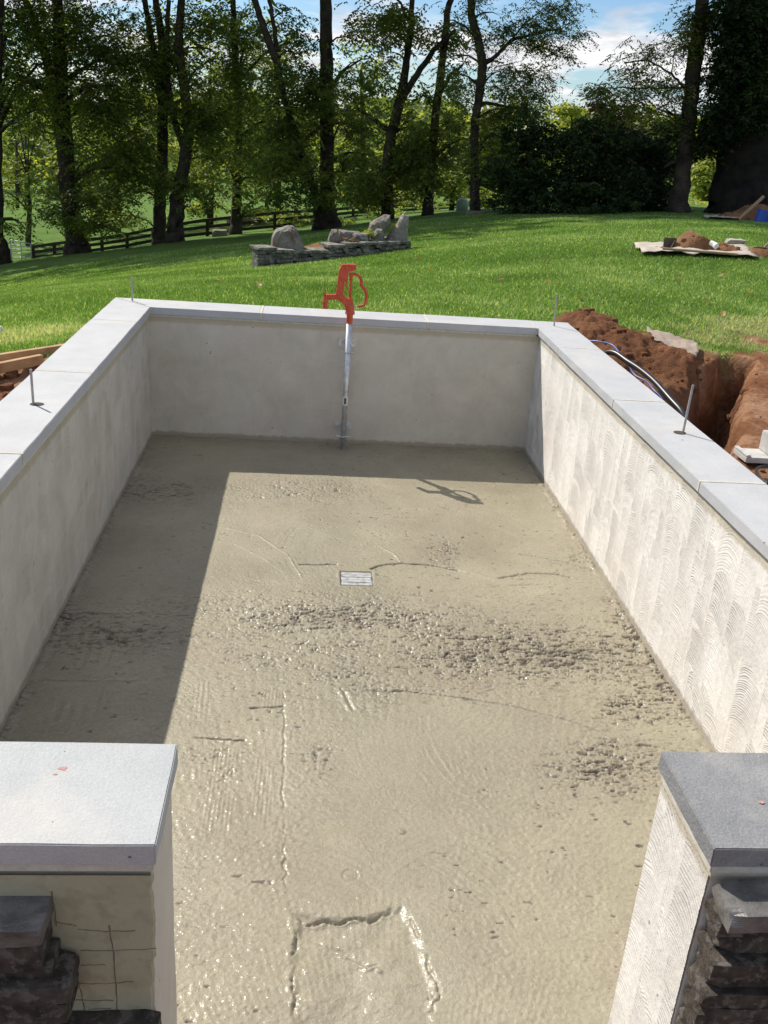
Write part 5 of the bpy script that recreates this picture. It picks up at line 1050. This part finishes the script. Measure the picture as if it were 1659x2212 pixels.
q.tube(spline(L), .0058, 8); o = q.build('blue_tubing', M['blue_tube'], None, True); tag(o, 'thin blue tubing looping over the dirt beside the black pipe', 'tubing')
# concrete block with hollow core at the pit edge
b = at_z(1622, 985, -.44); cb_ = empty('concrete_block', (b[0]+.1, b[1], -.44), 'grey hollow concrete block at the right edge beside the excavation', 'concrete block')
q = MB(); x, y, z = b[0]-.05, b[1]-.05, gz(b[0]+.3, b[1])
z = -.47; q.box((x, y, z), (x+.40, y+.19, z+.035), .004); q.box((x, y, z+.036), (x+.03, y+.19, z+.05), .004); q.box((x+.16, y, z+.036), (x+.20, y+.19, z+.16), .004); q.box((x+.36, y, z+.036), (x+.40, y+.19, z+.16), .004); q.build('block_shell', M['cmu'], cb_)
q = MB(); L = [at_z(u, v, -.42) for u, v in [(1659, 1045), (1640, 1030), (1634, 1015), (1645, 1008), (1675, 1006), (1720, 1010)]]; q.tube(spline(L), .009, 8); o = q.build('cable', M['black_hose'], None, True); tag(o, 'dark bent cable beside the concrete block', 'cable')
# form boards on the left
def board(P0, P1, h, th, name, label):
    q = MB(); d = Vector((P1[0]-P0[0], P1[1]-P0[1], 0)).normalized(); nn = Vector((-d.y, d.x, 0))*th/2; V = []
    for P in (P0, P1):
        for s1, dz in ((1, -h*.5), (1, h*.5), (-1, h*.5), (-1, -h*.5)): V.append((P[0]+nn.x*s1, P[1]+nn.y*s1, P[2]+dz))
    bm = bmesh.new(); vs = [bm.verts.new(v) for v in V]
    for f in [(0, 1, 2, 3), (7, 6, 5, 4)]+[(i, 4+i, 4+(i+1) % 4, (i+1) % 4) for i in range(4)]: bm.faces.new([vs[i] for i in f])
    bmesh.ops.recalc_face_normals(bm, faces=bm.faces[:]); bmesh.ops.bevel(bm, geom=bm.edges[:], offset=.003, segments=1, affect='EDGES'); q.bm(bm); o = q.build(name, M['wood']); tag(o, label, 'board', 'timber form boards'); return o
P0 = at_z(-160, 800, -.42); P1 = at_z(150, 752, -.42); board(P0, P1, .07, .045, 'form_board', 'farther timber board edging the lawn on the left')
P0 = at_z(-160, 826, -.44); P1 = at_z(90, 776, -.44); board(P0, P1, .07, .045, 'form_board', 'nearer timber board beside the left wall dirt')
b = at_z(0, 720, -.6); q = stone('mb', b[0]-.16, b[0]+.02, b[1]-.06, b[1]+.06, gz(b[0], b[1]), gz(b[0], b[1])+.06, None, 81, chip=.5); o = q.build('paper_scrap', M['white']); tag(o, 'white scrap lying on the lawn at the left edge', 'scrap')
# rubble between boards and wall on the left; uncountable clods
q = MB(); rg = random.Random(9)
for _ in range(260):
    x = rg.uniform(-1.9, -.34); y = rg.uniform(4.6, 6.75); s = rg.uniform(.012, .045); z = gz(x, y); st = stone('mb', x-s, x+s, y-s, y+s, z-s*.5, z+s*.8, None, rg.randint(0, 9999), chip=.5, div=2); q.add(np.concatenate(st.V), st.F)
for _ in range(190):
    x = rg.uniform(3.2, 6.5); y = rg.uniform(5.0, 8.6)
    if float(hole_mask(np.array([x]), np.array([y]))[0]) > .3: continue
    s = rg.uniform(.005, .018); z = gz(x, y); st = stone('mb', x-s, x+s, y-s, y+s, z-s*.5, z+s*.8, None, rg.randint(0, 9999), chip=.5, div=2); q.add(np.concatenate(st.V), st.F)
o = q.build('loose_clods', M['soil']); tag(o, 'loose soil clods and rubble around the digging', 'rubble', kind='stuff')

# ------------------------------------------------------------------ grass blades
n = 620000
dist = np.exp(RNG.uniform(math.log(6.6), math.log(34), n)); uu = RNG.uniform(-90, 1750, n)
dirx = np.array([ray(u, 500)[0]/ray(u, 500)[1] for u in np.linspace(-90, 1750, 60)]); dxx = np.interp(uu, np.linspace(-90, 1750, 60), dirx)
gx = CAM[0]+dxx*dist; gy = dist
dmk = dirt_mask(gx, gy); dr_ = dry_mask(gx, gy)
keep = (RNG.uniform(0, 1, n) > dmk*1.3) & (RNG.uniform(0, 1, n) > dr_*.55) & ~((gx > -.36) & (gx < XR+WC+.06) & (gy < YB+WC+.05)) & (hole_mask(gx, gy) < .05)
pxl = (gx-pa[0])*dx+(gy-pa[1])*dy; pyl = -(gx-pa[0])*dy+(gy-pa[1])*dx; keep &= ~((pxl > -.05) & (pxl < Ltot+.05) & (pyl > -.05) & (pyl < 1.2))
keep &= ~((gx > 3.0) & (gx < 4.35) & (gy > 6.4) & (gy < 8.55) & (np.hypot((gx-3.6)/.75, (gy-7.6)/1.0) < 1))
gx, gy, dist, dr_ = gx[keep], gy[keep], dist[keep], dr_[keep]; n = len(gx)
gzv = ground_z(gx, gy); hgt = RNG.uniform(.018, .048, n)*(1+.35*(fbm(gx*1.5, gy*1.5, 500)-.5)); wd = (.0022+.00042*dist)*RNG.uniform(.7, 1.4, n)
th = RNG.uniform(0, 2*np.pi, n); ln = RNG.uniform(.0, .9, n); la = RNG.uniform(0, 2*np.pi, n)
B0 = np.stack([gx, gy, gzv-.004], 1); W0 = np.stack([np.cos(th)*wd, np.sin(th)*wd, np.zeros(n)], 1); T0 = B0+np.stack([np.cos(la)*ln*hgt, np.sin(la)*ln*hgt, hgt], 1)
V = np.stack([B0-W0, B0+W0, T0], 1).reshape(-1, 3); o = mesh_obj('lawn_grass', V, np.arange(n*3).reshape(n, 3), M['grass']); tag(o, 'mown green lawn grass behind the walls', 'grass', kind='stuff')
tn = .40+.75*(fbm(gx*.8, gy*.8, 510, 4)-.5)+RNG.normal(0, .17, n)+.4*dr_+(RNG.uniform(0, 1, n) < .07)*.6  # a few blades pushed to near white: glints put into the tint
set_attr(o, 'tint', np.repeat(np.clip(tn, 0, 1), 3))
# fallen leaves on the lawn
proto = None; rg = random.Random(21)
for k, (u, v) in enumerate([(735, 810), (1082, 608), (1250, 655), (1520, 660), (1462, 612), (930, 590), (640, 606), (560, 620), (1183, 612), (1620, 640), (1180, 570), (1560, 600), (470, 610), (905, 560), (1290, 630), (1560, 690)]):
    if v > 700: continue
    P = None
    y0 = 8.0
    for _ in range(60):
        P = at_y(u, v, y0)
        if P[2] < gz(P[0], P[1])+.02: break
        y0 += .25
    if proto is None:
        q = MB(); V = []; n_l = 10
        for j in range(n_l): a = 2*math.pi*j/n_l; V.append((.05*math.cos(a), .026*math.sin(a), .012*abs(math.sin(a))+.004*math.cos(3*a)))
        V.append((0, 0, 0)); q.add(V, [(j, (j+1) % n_l, n_l) for j in range(n_l)]); proto = q.build('fallen_leaf', M['fallen']); set_attr(proto, 'tint', [.5]*(n_l+1)); o = proto
    else: o = proto.copy(); col.objects.link(o)
    o.location = (P[0], P[1], gz(P[0], P[1])+.045); o.rotation_euler = (rg.uniform(-.5, .5), rg.uniform(-.5, .5), rg.uniform(0, 6)); o.scale = (1, 1, 1)
    tag(o, 'small dry brown fallen leaf lying on the lawn', 'leaf', 'fallen leaves on the lawn')
# little plants on the planter
for (u, v, y, c, mt_, lb) in ((802, 505, 19.3, 26, 'leaf_yellow', 'bright green seedling behind the jagged planter boulder'), (768, 522, 19.0, 40, 'leaf_brown', 'dry brown weeds along the planter top'), (856, 495, 19.6, 14, 'leaf_yellow', 'small weed between the boulder and the standing slab')):
    c_ = at_y(u, v, y); ru_ = .28 if mt_ == 'leaf_brown' else .13; P, bs = clump_points(c_[0], c_[1], c_[2], ru_, .1, .10 if mt_ != 'leaf_brown' else .05, c*3); Vv, nl = sprays(P, .07, 6, .022, .04, .2)
    r_ = empty('small_plant', (c_[0], c_[1], c_[2]-.12), lb, 'plant'); crown_mesh('leaves', [(Vv, np.tile(bs, nl))], M[mt_], r_)
    q = MB()
    for k in range(5): e = P[k*3]; q.tube([(c_[0]+.03*k-.06, c_[1], c_[2]-.14), tuple(e)], .004, 5)
    q.build('stems', M['bark'], r_)
